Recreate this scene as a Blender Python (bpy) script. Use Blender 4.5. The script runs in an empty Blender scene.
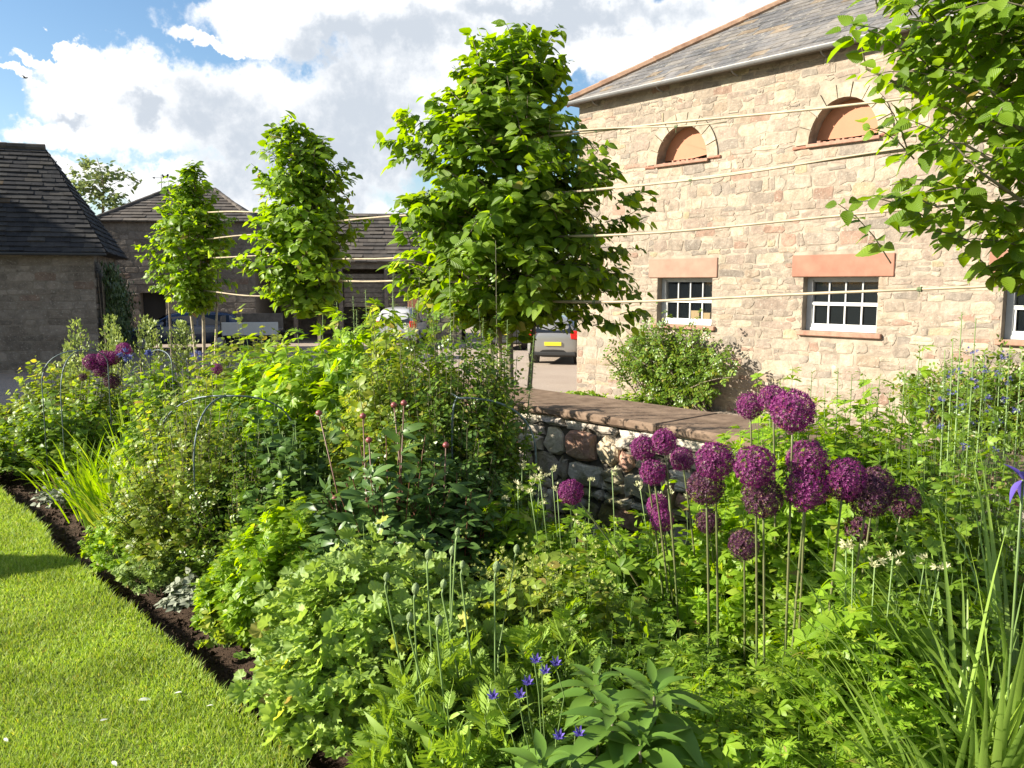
import bpy, math, random
import numpy as np
from mathutils import Vector, Matrix
R = math.radians
random.seed(7)
RNG = np.random.default_rng(11)
C = bpy.data.collections.new('garden'); bpy.context.scene.collection.children.link(C)

# ------------------------------------------------------------------ camera
F_PX, PITCH, EYE = 835.0, R(6.9), 1.70
cam_d = bpy.data.cameras.new('camera'); cam = bpy.data.objects.new('camera', cam_d)
bpy.context.scene.collection.objects.link(cam)
cam_d.sensor_width = 36; cam_d.lens = F_PX / 1024 * 36; cam_d.clip_start = .05; cam_d.clip_end = 3000
cam.location = (0, 0, EYE); cam.rotation_euler = (R(90) - PITCH, 0, 0)
bpy.context.scene.camera = cam
CP, SP = math.cos(PITCH), math.sin(PITCH)
def ray(px, py):
    xr = (px - 512) / F_PX; yu = -(py - 384) / F_PX
    return np.array([xr, CP + yu * SP, -SP + yu * CP])
def at(px, py, Y):
    d = ray(px, py); p = d * (Y / d[1]); p[2] += EYE; return p
def ground(px, py, z=0):
    d = ray(px, py); t = (z - EYE) / d[2]; p = d * t; p[2] += EYE; return p
TH = R(41.5)
UU = np.array([-math.sin(TH), math.cos(TH), 0]); NN = np.array([math.cos(TH), math.sin(TH), 0])
def on_row(px, py, c):
    d = ray(px, py); p = d * (c / (d @ NN)); p[2] += EYE; return p
def ac(a, c, z=0): return UU * a + NN * c + np.array([0, 0, z])
YARD = -.8
WALL_C = 3.97
ROW_C = 5.0

# ------------------------------------------------------------------ mesh helpers
def tag(o, label=None, cat=None, group=None, kind=None):
    if label: o['label'] = label
    if cat: o['category'] = cat
    if group: o['group'] = group
    if kind: o['kind'] = kind
    return o
def empty(name, loc, rz=0, label=None, cat=None, group=None):
    o = bpy.data.objects.new(name, None); C.objects.link(o); o.empty_display_size = .2
    o.location = [float(v) for v in loc]; o.rotation_euler = (0, 0, rz)
    return tag(o, label, cat, group)
def mesh_tris(name, V, F, mats, parent=None, smooth=True, uv=None, midx=None):
    """V (n,3), F (m,3) ints -> one mesh object"""
    V = np.asarray(V, np.float32); F = np.asarray(F, np.int32)
    me = bpy.data.meshes.new(name)
    n, m = len(V), len(F); k = F.shape[1]
    me.vertices.add(n); me.vertices.foreach_set('co', V.ravel())
    me.loops.add(m * k); me.loops.foreach_set('vertex_index', F.ravel())
    me.polygons.add(m); me.polygons.foreach_set('loop_start', np.arange(0, m * k, k, dtype=np.int32))
    me.polygons.foreach_set('use_smooth', np.full(m, smooth))
    if midx is not None: me.polygons.foreach_set('material_index', np.asarray(midx, np.int32))
    if uv is not None:
        l = me.uv_layers.new(name='uv'); l.data.foreach_set('uv', np.asarray(uv, np.float32)[F.ravel()].ravel())
    me.update(calc_edges=True)
    if not isinstance(mats, (list, tuple)): mats = [mats]
    for x in mats: me.materials.append(x)
    o = bpy.data.objects.new(name, me); C.objects.link(o)
    if parent is not None: o.parent = parent
    return o
class MB:
    """collects polygons (any size) with material index"""
    def __init__(s): s.v = []; s.f = []; s.m = []
    def poly(s, pts, mi=0):
        b = len(s.v); s.v += [tuple(map(float, p)) for p in pts]; s.f.append(tuple(range(b, b + len(pts)))); s.m.append(mi)
    def add(s, vs, fs, mi=0):
        b = len(s.v); s.v += [tuple(map(float, p)) for p in vs]
        for f in fs: s.f.append(tuple(b + i for i in f)); s.m.append(mi)
    def box(s, x0, x1, y0, y1, z0, z1, mi=0, bev=0):
        if bev <= 0:
            vs = [(x, y, z) for z in (z0, z1) for y in (y0, y1) for x in (x0, x1)]
            s.add(vs, [(0, 2, 3, 1), (4, 5, 7, 6), (0, 1, 5, 4), (2, 6, 7, 3), (0, 4, 6, 2), (1, 3, 7, 5)], mi)
        else:
            b = bev; rings = []
            def ring(xa, xb, ya, yb, z, c):
                return [(xa + c, ya, z), (xb - c, ya, z), (xb, ya + c, z), (xb, yb - c, z), (xb - c, yb, z), (xa + c, yb, z), (xa, yb - c, z), (xa, ya + c, z)]
            rings = [ring(x0 + b, x1 - b, y0 + b, y1 - b, z0, b * .5), ring(x0, x1, y0, y1, z0 + b, b), ring(x0, x1, y0, y1, z1 - b, b), ring(x0 + b, x1 - b, y0 + b, y1 - b, z1, b * .5)]
            vs = sum(rings, []); fs = [tuple(range(7, -1, -1)), tuple(range(24, 32))]
            for r in range(3):
                for i in range(8): j = (i + 1) % 8; fs.append((r * 8 + i, r * 8 + j, r * 8 + 8 + j, r * 8 + 8 + i))
            s.add(vs, fs, mi)
    def tube(s, pts, rad, n=8, mi=0, caps=True):
        pts = [Vector(p) for p in pts]; b = len(s.v)
        rr = rad if isinstance(rad, (list, tuple)) else [rad] * len(pts)
        ref = Vector((0, 0, 1))
        for i, p in enumerate(pts):
            t = (pts[min(i + 1, len(pts) - 1)] - pts[max(i - 1, 0)]).normalized()
            if abs(t.dot(ref)) > .95: ref2 = Vector((1, 0, 0))
            else: ref2 = ref
            x = t.cross(ref2).normalized(); y = t.cross(x)
            for k in range(n):
                a = 2 * math.pi * k / n; s.v.append(tuple(p + (x * math.cos(a) + y * math.sin(a)) * rr[i]))
        for i in range(len(pts) - 1):
            for k in range(n):
                j = (k + 1) % n; s.f.append((b + i * n + k, b + i * n + j, b + (i + 1) * n + j, b + (i + 1) * n + k)); s.m.append(mi)
        if caps:
            s.f.append(tuple(b + k for k in range(n - 1, -1, -1))); s.m.append(mi)
            e = b + (len(pts) - 1) * n; s.f.append(tuple(e + k for k in range(n))); s.m.append(mi)
    def build(s, name, mats, parent=None, smooth=False):
        me = bpy.data.meshes.new(name); me.from_pydata(s.v, [], s.f)
        if not isinstance(mats, (list, tuple)): mats = [mats]
        for x in mats: me.materials.append(x)
        me.polygons.foreach_set('material_index', s.m)
        me.polygons.foreach_set('use_smooth', [smooth] * len(s.f)); me.update()
        o = bpy.data.objects.new(name, me); C.objects.link(o)
        if parent is not None: o.parent = parent
        return o
def tubes(P, rad, sides=3):
    """P (k,m,3) curves, rad (k,m) -> V,F"""
    k, m, _ = P.shape
    T = np.gradient(P, axis=1); T /= np.linalg.norm(T, axis=2, keepdims=True) + 1e-9
    ref = np.where(np.abs(T[..., 2:3]) > .9, np.array([1., 0, 0]), np.array([0., 0, 1]))
    X = np.cross(T, ref); X /= np.linalg.norm(X, axis=2, keepdims=True) + 1e-9; Y = np.cross(T, X)
    ang = np.arange(sides) * 2 * np.pi / sides
    V = P[:, :, None, :] + rad[:, :, None, None] * (X[:, :, None, :] * np.cos(ang)[:, None] + Y[:, :, None, :] * np.sin(ang)[:, None])
    V = V.reshape(-1, 3)
    base = (np.arange(k) * m * sides)[:, None, None] + (np.arange(m - 1) * sides)[None, :, None]
    i = np.arange(sides)[None, None, :]; j = (i + 1) % sides
    a = base + i; b = base + j; c = b + sides; d = a + sides
    F = np.concatenate([np.stack([a, b, c], -1).reshape(-1, 3), np.stack([a, c, d], -1).reshape(-1, 3)])
    return V, F

# ------------------------------------------------------------------ materials
def mat(name):
    m = bpy.data.materials.new(name); m.use_nodes = True; nt = m.node_tree; nt.nodes.clear()
    out = nt.nodes.new('ShaderNodeOutputMaterial'); return m, nt, out
def N(nt, t, ins=None, **kw):
    n = nt.nodes.new(t)
    for k, v in kw.items(): setattr(n, k, v)
    for k, v in (ins or {}).items():
        if hasattr(v, 'is_output'): nt.links.new(v, n.inputs[k])
        else: n.inputs[k].default_value = v
    return n
def ramp(nt, fac, stops, interp='LINEAR'):
    r = nt.nodes.new('ShaderNodeValToRGB'); r.color_ramp.interpolation = interp
    e = r.color_ramp.elements
    while len(e) < len(stops): e.new(.5)
    for i, (p, c) in enumerate(stops): e[i].position = p; e[i].color = (*c, 1) if len(c) == 3 else c
    nt.links.new(fac, r.inputs[0]); return r.outputs[0]
def mixc(nt, fac, a, b, mode='MIX'):
    n = nt.nodes.new('ShaderNodeMix'); n.data_type = 'RGBA'; n.blend_type = mode
    for idx, v in ((0, fac), (6, a), (7, b)):
        if hasattr(v, 'is_output'): nt.links.new(v, n.inputs[idx])
        else: n.inputs[idx].default_value = v if idx == 0 else ((*v, 1) if len(v) == 3 else v)
    return n.outputs[2]
def noise(nt, scale, detail=4, rough=.55, vec=None, dim='3D', dist=0):
    n = nt.nodes.new('ShaderNodeTexNoise'); n.noise_dimensions = dim
    n.inputs['Scale'].default_value = scale; n.inputs['Detail'].default_value = detail; n.inputs['Roughness'].default_value = rough
    n.inputs['Distortion'].default_value = dist
    if vec is not None: nt.links.new(vec, n.inputs['Vector'])
    return n.outputs['Fac']
def objco(nt): return nt.nodes.new('ShaderNodeTexCoord').outputs['Object']
def bump(nt, h, strength, dist=.01):
    b = N(nt, 'ShaderNodeBump', {'Height': h, 'Strength': strength, 'Distance': dist}); return b.outputs[0]

def leaf_mat(name, lo, hi, trans=.42, rough=.45, spec=.4, veins=False, young=None):
    m, nt, out = mat(name)
    geo = nt.nodes.new('ShaderNodeNewGeometry')
    oi = nt.nodes.new('ShaderNodeObjectInfo')
    st = [(0, lo), (.75, hi)]
    if young: st += [(.965, young), (.985, (young[0] * 1.1, young[1] * .95, .05)), (1, (.26, .19, .07))]
    col = ramp(nt, geo.outputs['Random Per Island'], st)
    nz = noise(nt, 2.2, 2, vec=geo.outputs['Position'])
    hs = N(nt, 'ShaderNodeHueSaturation', {'Color': col, 'Hue': .5, 'Saturation': 1.0})
    v = N(nt, 'ShaderNodeMapRange', {'Value': nz, 'From Min': .3, 'From Max': .7, 'To Min': .78, 'To Max': 1.22}); nt.links.new(v.outputs[0], hs.inputs['Value'])
    col = hs.outputs[0]
    nrm = None
    if veins:
        uv = nt.nodes.new('ShaderNodeUVMap').outputs[0]
        sx = N(nt, 'ShaderNodeSeparateXYZ', {0: uv})
        ab = N(nt, 'ShaderNodeMath', {0: sx.outputs[0]}, operation='ABSOLUTE')
        k = N(nt, 'ShaderNodeMath', {0: ab.outputs[0], 1: -.55}, operation='MULTIPLY')
        s = N(nt, 'ShaderNodeMath', {0: sx.outputs[1], 1: k.outputs[0]}, operation='ADD')
        s2 = N(nt, 'ShaderNodeMath', {0: s.outputs[0], 1: 62.}, operation='MULTIPLY')
        w = N(nt, 'ShaderNodeMath', {0: s2.outputs[0]}, operation='SINE')
        nrm = bump(nt, w.outputs[0], .55, .003)
        mr = N(nt, 'ShaderNodeMapRange', {'Value': w.outputs[0], 'From Min': .5, 'From Max': 1., 'To Min': 0., 'To Max': .25})
        col = mixc(nt, mr.outputs[0], col, hi)
    pb = N(nt, 'ShaderNodeBsdfPrincipled', {'Base Color': col, 'Roughness': rough, 'Specular IOR Level': spec})
    if nrm is not None: nt.links.new(nrm, pb.inputs['Normal'])
    tc = N(nt, 'ShaderNodeHueSaturation', {'Color': col, 'Hue': .485, 'Saturation': 1.1, 'Value': 1.5})
    tr = N(nt, 'ShaderNodeBsdfTranslucent', {'Color': tc.outputs[0]})
    mx = N(nt, 'ShaderNodeMixShader', {0: trans, 1: pb.outputs[0], 2: tr.outputs[0]})
    nt.links.new(mx.outputs[0], out.inputs[0]); return m
def simple(name, col, rough=.6, metal=0, nscale=None, namp=.25, bumpk=0, spec=.5, col2=None, bdist=.01, coat=0):
    m, nt, out = mat(name)
    c = (*col, 1)
    pb = N(nt, 'ShaderNodeBsdfPrincipled', {'Base Color': c, 'Roughness': rough, 'Metallic': metal, 'Specular IOR Level': spec, 'Coat Weight': coat})
    if nscale:
        oc = objco(nt); nz = noise(nt, nscale, 6, .6, oc)
        lo = tuple(x * (1 - namp) for x in col); hi = tuple(min(1, x * (1 + namp)) for x in col) if col2 is None else col2
        nt.links.new(ramp(nt, nz, [(.3, lo), (.7, hi)]), pb.inputs['Base Color'])
        if bumpk: nt.links.new(bump(nt, noise(nt, nscale * 3, 6, .6, oc), bumpk, bdist), pb.inputs['Normal'])
    nt.links.new(pb.outputs[0], out.inputs[0]); return m
def stone_mat(name, stops, nscale=9, bk=.6, moss=None, mossh=None, lichen=True):
    m, nt, out = mat(name)
    geo = nt.nodes.new('ShaderNodeNewGeometry'); oc = objco(nt)
    col = ramp(nt, geo.outputs['Random Per Island'], stops, 'CONSTANT')
    n1 = noise(nt, nscale, 7, .65, oc); n2 = noise(nt, nscale * .35, 3, .5, oc); n3 = noise(nt, nscale * 3.3, 5, .7, oc)
    f1 = N(nt, 'ShaderNodeMapRange', {'Value': n1, 'From Min': .3, 'From Max': .7, 'To Min': .68, 'To Max': 1.25}).outputs[0]
    col = mixc(nt, 1., col, N(nt, 'ShaderNodeCombineColor', {0: f1, 1: f1, 2: f1}).outputs[0], 'MULTIPLY')
    n0 = noise(nt, .55, 5, .65, oc); f0 = N(nt, 'ShaderNodeMapRange', {'Value': n0, 'From Min': .35, 'From Max': .65, 'To Min': .74, 'To Max': 1.12}).outputs[0]
    col = mixc(nt, 1., col, N(nt, 'ShaderNodeCombineColor', {0: f0, 1: f0, 2: f0}).outputs[0], 'MULTIPLY')
    if lichen:
        f2 = N(nt, 'ShaderNodeMapRange', {'Value': n3, 'From Min': .56, 'From Max': .68, 'To Min': 0, 'To Max': .5}).outputs[0]
        col = mixc(nt, f2, col, (.45, .42, .35))
        f3 = N(nt, 'ShaderNodeMapRange', {'Value': n2, 'From Min': .52, 'From Max': .7, 'To Min': 0, 'To Max': .38}).outputs[0]
        col = mixc(nt, f3, col, (.27, .235, .19))
    if moss:
        z = N(nt, 'ShaderNodeSeparateXYZ', {0: geo.outputs['Position']}).outputs[2]
        zf = N(nt, 'ShaderNodeMapRange', {'Value': z, 'From Min': mossh[0], 'From Max': mossh[1], 'To Min': 1, 'To Max': 0}).outputs[0]
        nf = N(nt, 'ShaderNodeMapRange', {'Value': n2, 'From Min': .42, 'From Max': .55, 'To Min': 0, 'To Max': .9}).outputs[0]
        ff = N(nt, 'ShaderNodeMath', {0: zf, 1: nf}, operation='MULTIPLY').outputs[0]
        col = mixc(nt, ff, col, moss)
    pb = N(nt, 'ShaderNodeBsdfPrincipled', {'Base Color': col, 'Roughness': .88, 'Specular IOR Level': .25})
    nt.links.new(bump(nt, n1, bk, .03), pb.inputs['Normal'])
    nt.links.new(pb.outputs[0], out.inputs[0]); return m

M = {}
M['barn_stone'] = stone_mat('barn rubble stone', [(0, (.280, .226, .172)), (.2, (.245, .20, .156)), (.34, (.315, .262, .202)), (.50, (.265, .206, .160)), (.62, (.205, .172, .138)), (.70, (.35, .295, .215)), (.86, (.25, .165, .12)), (.90, (.29, .225, .162)), (.975, (.31, .255, .16))], 7, 1.)
M['barn_mortar'] = simple('lime mortar', (.275, .228, .176), .95, nscale=3, namp=.42, bumpk=.8, spec=.1)
M['garden_stone'] = stone_mat('garden wall stone', [(0, (.47, .40, .30)), (.25, (.54, .48, .38)), (.45, (.34, .29, .24)), (.6, (.56, .51, .43)), (.75, (.40, .23, .165)), (.86, (.38, .33, .28)), (.94, (.50, .40, .27))], 16, .9, moss=(.13, .13, .03), mossh=(.25, .75))
M['dark_mortar'] = simple('dark joint earth', (.09, .08, .065), .95, nscale=20, namp=.4, spec=.1)
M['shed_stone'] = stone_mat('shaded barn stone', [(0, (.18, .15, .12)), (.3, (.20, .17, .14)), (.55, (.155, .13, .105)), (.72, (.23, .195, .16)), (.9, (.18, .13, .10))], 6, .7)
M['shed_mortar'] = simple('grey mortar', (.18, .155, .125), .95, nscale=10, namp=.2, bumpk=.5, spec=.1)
M['arch_stone'] = stone_mat('pale dressed stone', [(0, (.35, .295, .215)), (.5, (.31, .255, .185)), (.8, (.37, .315, .235))], 10, .35, lichen=False)
M['sandstone_red'] = simple('red sandstone', (.28, .135, .092), .85, nscale=3, namp=.18, bumpk=.3, spec=.2)
M['sandstone_pink'] = simple('pink sandstone', (.29, .175, .128), .85, nscale=3, namp=.16, bumpk=.3, spec=.2)
M['sill_stone'] = simple('brown sill stone', (.30, .17, .12), .85, nscale=8, namp=.3, bumpk=.4, spec=.2)
M['slate'] = stone_mat('grey slate', [(0, (.135, .130, .130)), (.3, (.16, .15, .145)), (.55, (.115, .114, .117)), (.75, (.18, .165, .15)), (.93, (.21, .16, .11))], 3, .25, lichen=True)
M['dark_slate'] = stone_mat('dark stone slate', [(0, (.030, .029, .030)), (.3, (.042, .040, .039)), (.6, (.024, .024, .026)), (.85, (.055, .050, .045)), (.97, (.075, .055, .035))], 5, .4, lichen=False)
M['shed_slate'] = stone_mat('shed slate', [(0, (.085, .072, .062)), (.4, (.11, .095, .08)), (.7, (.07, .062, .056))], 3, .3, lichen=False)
M['ridge_tile'] = simple('terracotta hip tile', (.30, .15, .085), .8, nscale=5, namp=.4, bumpk=.3, col2=(.36, .23, .15))
M['gutter'] = simple('grey painted gutter', (.17, .17, .17), .45, nscale=6, namp=.12)
M['board'] = simple('terracotta painted board', (.36, .145, .070), .7, nscale=2, namp=.08)
M['white_paint'] = simple('white window paint', (.52, .52, .50), .5, nscale=10, namp=.06)
M['grey_paint'] = simple('grey window paint', (.34, .35, .35), .5, nscale=10, namp=.08)
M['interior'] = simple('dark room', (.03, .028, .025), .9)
M['carton'] = simple('brown carton', (.55, .40, .20), .8)
def glass_mat(name, tint=(.02, .025, .03), alpha=.35):
    m, nt, out = mat(name)
    pb = N(nt, 'ShaderNodeBsdfPrincipled', {'Base Color': (*tint, 1), 'Roughness': .04, 'Specular IOR Level': .6, 'Alpha': alpha})
    nt.links.new(pb.outputs[0], out.inputs[0]); return m
M['glass'] = glass_mat('window glass')
M['car_glass'] = glass_mat('car glass', (.012, .014, .017), 1)
M['bamboo'] = simple('bamboo cane', (.31, .25, .165), .55, nscale=6, namp=.3)
M['bark'] = simple('smooth bark', (.16, .13, .09), .85, nscale=18, namp=.4, bumpk=.5)
M['bark_pale'] = simple('pale bark', (.30, .25, .17), .85, nscale=18, namp=.35, bumpk=.4)
M['steel'] = simple('galvanised steel', (.10, .13, .14), .5, metal=.3, nscale=30, namp=.3)
M['coping'] = simple('sandstone coping', (.16, .105, .07), .85, nscale=7, namp=.35, bumpk=.5, spec=.2, col2=(.235, .165, .115))
M['iron'] = simple('black iron', (.02, .02, .02), .6)
M['brick'] = simple('orange brick', (.42, .17, .09), .85, nscale=12, namp=.3)
M['wood_dark'] = simple('weathered boards', (.13, .11, .09), .85, nscale=5, namp=.35)
M['rubber'] = simple('tyre rubber', (.015, .015, .015), .8)
M['alloy'] = simple('alloy wheel', (.45, .45, .46), .35, metal=.8)
M['red_lens'] = simple('red lamp lens', (.45, .015, .012), .15)
M['white_lens'] = simple('clear lamp lens', (.7, .7, .7), .1)
M['plate_yellow'] = simple('yellow number plate', (.72, .60, .03), .5)
M['plate_white'] = simple('white number plate', (.75, .75, .74), .5)
M['silver_car'] = simple('silver car paint', (.30, .295, .28), .3, metal=.45, coat=.6)
M['white_car'] = simple('white car paint', (.5, .5, .5), .25, coat=.6)
M['navy_car'] = simple('dark blue car paint', (.015, .03, .07), .25, metal=.2, coat=.8)
M['black_car'] = simple('black car paint', (.015, .016, .018), .25, coat=.8)
M['plastic'] = simple('black trim', (.02, .02, .02), .6)
M['stem_g'] = simple('green stem', (.13, .20, .055), .5, nscale=4, namp=.3)
M['stem_dark'] = simple('brown green stem', (.09, .085, .04), .6, nscale=4, namp=.3)
M['stem_red'] = simple('red peony stem', (.12, .050, .028), .5)
M['stem_all'] = simple('allium stem', (.13, .20, .045), .45, nscale=3, namp=.25, col2=(.15, .12, .07))

def foliage(n, lo, hi, **k): M[n] = leaf_mat(n, lo, hi, **k)
foliage('tree_leaf', (.105, .195, .013), (.20, .32, .024), trans=.56, veins=True, young=(.22, .33, .045))
foliage('tree_leaf_far', (.11, .20, .014), (.20, .325, .026), trans=.56, young=(.22, .33, .045))
foliage('pale_leaf', (.17, .27, .045), (.26, .37, .08), trans=.42, rough=.55, young=(.33, .42, .11))
foliage('bright_leaf', (.15, .27, .018), (.25, .39, .030), trans=.52, young=(.32, .42, .05))
foliage('poppy_leaf', (.16, .27, .03), (.25, .37, .05), trans=.35, rough=.55)
foliage('gold_leaf', (.15, .225, .026), (.235, .31, .042), trans=.48, young=(.34, .36, .06))
foliage('mid_leaf', (.10, .19, .018), (.18, .29, .028), trans=.5, young=(.25, .35, .045))
foliage('rose_leaf', (.070, .135, .016), (.14, .23, .026), trans=.38, rough=.35, young=(.22, .25, .035))
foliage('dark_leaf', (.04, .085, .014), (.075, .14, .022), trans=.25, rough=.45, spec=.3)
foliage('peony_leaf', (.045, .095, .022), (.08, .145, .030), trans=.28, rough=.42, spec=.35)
foliage('glossy_leaf', (.070, .145, .020), (.115, .205, .030), trans=.28, rough=.42, spec=.35)
foliage('silver_leaf', (.17, .20, .13), (.28, .30, .22), trans=.2, rough=.8)
foliage('blade_leaf', (.14, .24, .040), (.24, .35, .065), trans=.4, rough=.4)
foliage('hedge_leaf', (.15, .205, .05), (.235, .30, .08), trans=.3)
foliage('grass_blade', (.17, .275, .030), (.27, .38, .055), trans=.4, rough=.6, young=(.40, .45, .13))
foliage('ivy_leaf', (.035, .065, .018), (.07, .11, .03), trans=.2, rough=.4)
foliage('far_leaf', (.10, .15, .045), (.17, .21, .07), trans=.35)
foliage('allium_petal', (.105, .010, .075), (.20, .018, .135), trans=.3, rough=.6, young=(.30, .06, .21))
foliage('allium_dark', (.045, .010, .032), (.10, .018, .065), trans=.28, rough=.6, young=(.16, .09, .06))
foliage('violet_petal', (.075, .045, .26), (.13, .09, .38), trans=.3, rough=.5)
foliage('blue_petal', (.06, .06, .20), (.12, .12, .30), trans=.3, rough=.5)
foliage('cream_petal', (.46, .46, .24), (.58, .56, .34), trans=.3, rough=.6)
foliage('lime_petal', (.30, .36, .08), (.42, .46, .14), trans=.3, rough=.6)
foliage('white_petal', (.62, .60, .56), (.78, .77, .73), trans=.25, rough=.6)
M['bud_green'] = simple('hairy poppy bud', (.17, .23, .09), .75, nscale=60, namp=.35, bumpk=.8)
M['bud_red'] = simple('crimson peony bud', (.20, .045, .045), .45)
M['umbel_core'] = simple('umbel centre', (.10, .05, .06), .8)
# ------------------------------------------------------------------ leaf templates: (V, F, UV), leaf grows along +Y, faces +Z, unit length
def grid_leaf(prof, nseg=4, fold=.25, droop=.25, serr=0, wid=.5):
    V = []; UV = []; F = []
    for i in range(nseg + 1):
        t = i / nseg; w = prof(t) * wid * .5
        if serr and 0 < i < nseg: w *= 1 + serr * (1 if i % 2 else -1)
        z = -droop * t * t
        if i in (0, nseg):
            V.append((0, t, z)); UV.append((0, t))
        else:
            V += [(-w, t, z + fold * w), (0, t, z), (w, t, z + fold * w)]; UV += [(-w, t), (0, t), (w, t)]
    for i in range(nseg):
        a = 0 if i == 0 else 1 + (i - 1) * 3; b = 1 + i * 3
        if i == 0: F += [(0, 2, 1), (0, 3, 2)]
        elif i == nseg - 1: F += [(a, a + 1, b), (a + 1, a + 2, b)]
        else: F += [(a, a + 1, b + 1), (a, b + 1, b), (a + 1, a + 2, b + 2), (a + 1, b + 2, b + 1)]
    return np.array(V, float), np.array(F), np.array(UV, float)
def ovate(t): return math.sin(math.pi * t ** .75) ** .85 if 0 < t < 1 else 0
def lance(t): return math.sin(math.pi * t ** .85) if 0 < t < 1 else 0
def wedge(t): return math.sin(math.pi * t ** 1.3) ** .8 if 0 < t < 1 else 0
def combine(parts):
    V = []; F = []; U = []; b = 0
    for v, f, u in parts: V.append(v); F.append(f + b); U.append(u); b += len(v)
    return np.concatenate(V), np.concatenate(F), np.concatenate(U)
def xf(tpl, rz=0, s=1, sx=1, off=(0, 0, 0), rx=0, ry=0):
    v, f, u = tpl; v = v * np.array([sx * s, s, s])
    m = np.array((Matrix.Rotation(rz, 3, 'Z') @ Matrix.Rotation(ry, 3, 'Y') @ Matrix.Rotation(rx, 3, 'X')))
    return v @ m.T + np.array(off), f, u
def palmate(n=5, spread=2.3, sub=None, wid=.32, fold=.2, droop=.3, stalk=0, nseg=3, toothed=False):
    parts = []; base = grid_leaf(wedge, nseg, fold, droop, wid=wid)
    for i in range(n):
        a = (i / (n - 1) - .5) * spread * 2 if n > 1 else 0
        s = 1 - .3 * abs(a) / max(spread, .01)
        parts.append(xf(base, a, s, rx=random.uniform(-.15, .2)))
        if toothed:
            for sg in (-1, 1):
                tb = grid_leaf(lance, 2, .1, .1, wid=.25)
                d = np.array([-math.sin(a), math.cos(a), 0]) * s * .52
                parts.append(xf(tb, a + sg * .62, s * .42, off=d + np.array([0, 0, -.05])))
    return combine(parts)
def lobed(nl=7, depth=.17, ruffle=.14, cup=.2):
    n = nl * 4; V = [(0, 0, 0)]; F = []
    for i in range(n + 1):
        th = -2.75 + 5.5 * i / n
        r = 1 - depth * abs(math.sin(th * nl / 5.5 * math.pi + .4)) ** 1.5 - .09 * (i % 2)
        r *= .55
        x = math.sin(th) * r; y = .45 + math.cos(th) * r
        V.append((x, y, cup * (x * x + (y - .45) ** 2) * 2 + ruffle * math.sin(th * nl) * r))
    V[0] = (0, .38, -.02)
    for i in range(n): F.append((0, i + 2, i + 1))
    V = np.array(V, float); return V, np.array(F), V[:, :2].copy()
def pinnate(n=4, lw=.34, ll=.42, prof=ovate, wid=.3, term=True):
    parts = []; b = grid_leaf(prof, 3, .2, .15, wid=wid)
    for i in range(n):
        y = .12 + .72 * i / n
        L = ll * (1 - .25 * i / n)
        for sg in (-1, 1): parts.append(xf(b, sg * -1.15, L, off=(0, y, -.12 * y * y)))
    if term: parts.append(xf(b, 0, ll * 1.05, off=(0, .78, -.1)))
    r = np.array([(-.008, 0, 0), (.008, 0, 0), (.005, .9, -.1), (-.005, .9, -.1)]); parts.append((r, np.array([(0, 1, 2), (0, 2, 3)]), r[:, :2]))
    return combine(parts)
def feathery(n=7):
    parts = []; b = grid_leaf(lance, 2, .1, .1, wid=.30)
    for i in range(n):
        y = .08 + .8 * i / n; L = .40 * math.sin(math.pi * (.2 + .75 * i / n)) + .08
        for sg in (-1, 1):
            parts.append(xf(b, sg * -.85, L, off=(0, y, -.2 * y * y + .03 * random.uniform(-1, 1)), ry=sg * .3))
    parts.append(xf(grid_leaf(lance, 3, .3, .2, wid=.09), 0, 1.05))
    return combine(parts)
def star(n=6, open_=.9, wid=.3):
    parts = []
    for i in range(n):
        v = np.array([(0, 0, 0), (-wid / 2, .55, 0), (0, 1, 0), (wid / 2, .55, 0)], float)
        parts.append(xf((v, np.array([(0, 2, 1), (0, 3, 2)]), v[:, :2]), i * 2 * math.pi / n, rx=open_))
    return combine(parts)
random.seed(3)
T = dict(
    ovate=grid_leaf(ovate, 6, .22, .22, .05, wid=.64), ovate_hi=grid_leaf(ovate, 9, .22, .25, .045, wid=.60), ovate_lo=grid_leaf(ovate, 4, .25, .25, wid=.64), lance=grid_leaf(lance, 5, .3, .45, wid=.34),
    narrow=grid_leaf(lance, 3, .2, .4, wid=.2), broad=grid_leaf(lance, 10, .35, .45, .02, wid=.37),
    palm=palmate(7, 1.9, wid=.34, toothed=True), palm5=palmate(5, 1.3, wid=.46), palmfine=palmate(5, 1.5, wid=.26, toothed=True, nseg=3),
    lobed=lobed(), rose=pinnate(2, ll=.46, wid=.62), pinn=pinnate(4, ll=.34, wid=.5), feather=feathery(), tiny=grid_leaf(ovate, 2, .2, .2, wid=.55),
    tri=palmate(3, .95, wid=.6, nseg=4), star=star(), ternate=palmate(3, .8, wid=.34, nseg=5, droop=.4), bigpalm=palmate(5, 1.75, wid=.42, toothed=True, nseg=4))

def scatter(tpl, P, D, Nn, S):
    V, F, UV = tpl; k = len(P)
    D = D / (np.linalg.norm(D, axis=1, keepdims=True) + 1e-9)
    X = np.cross(D, Nn); X /= np.linalg.norm(X, axis=1, keepdims=True) + 1e-9
    Z = np.cross(X, D)
    W = (V[None, :, 0:1] * X[:, None] + V[None, :, 1:2] * D[:, None] + V[None, :, 2:3] * Z[:, None]) * S[:, None, None] + P[:, None]
    FF = (F[None] + (np.arange(k) * len(V))[:, None, None]).reshape(-1, 3)
    return W.reshape(-1, 3), FF, np.tile(UV, (k, 1))
def join(parts):
    return combine([p for p in parts if len(p[0])])
def rnd(*a): return RNG.normal(size=a)
def unif(a, b, *s): return RNG.uniform(a, b, s)

def bez(a, b, c, t):  # (k,3)x3, t (m,) -> (k,m,3)
    t = t[None, :, None]; a, b, c = a[:, None], b[:, None], c[:, None]
    return (1 - t) ** 2 * a + 2 * t * (1 - t) * b + t * t * c

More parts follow.
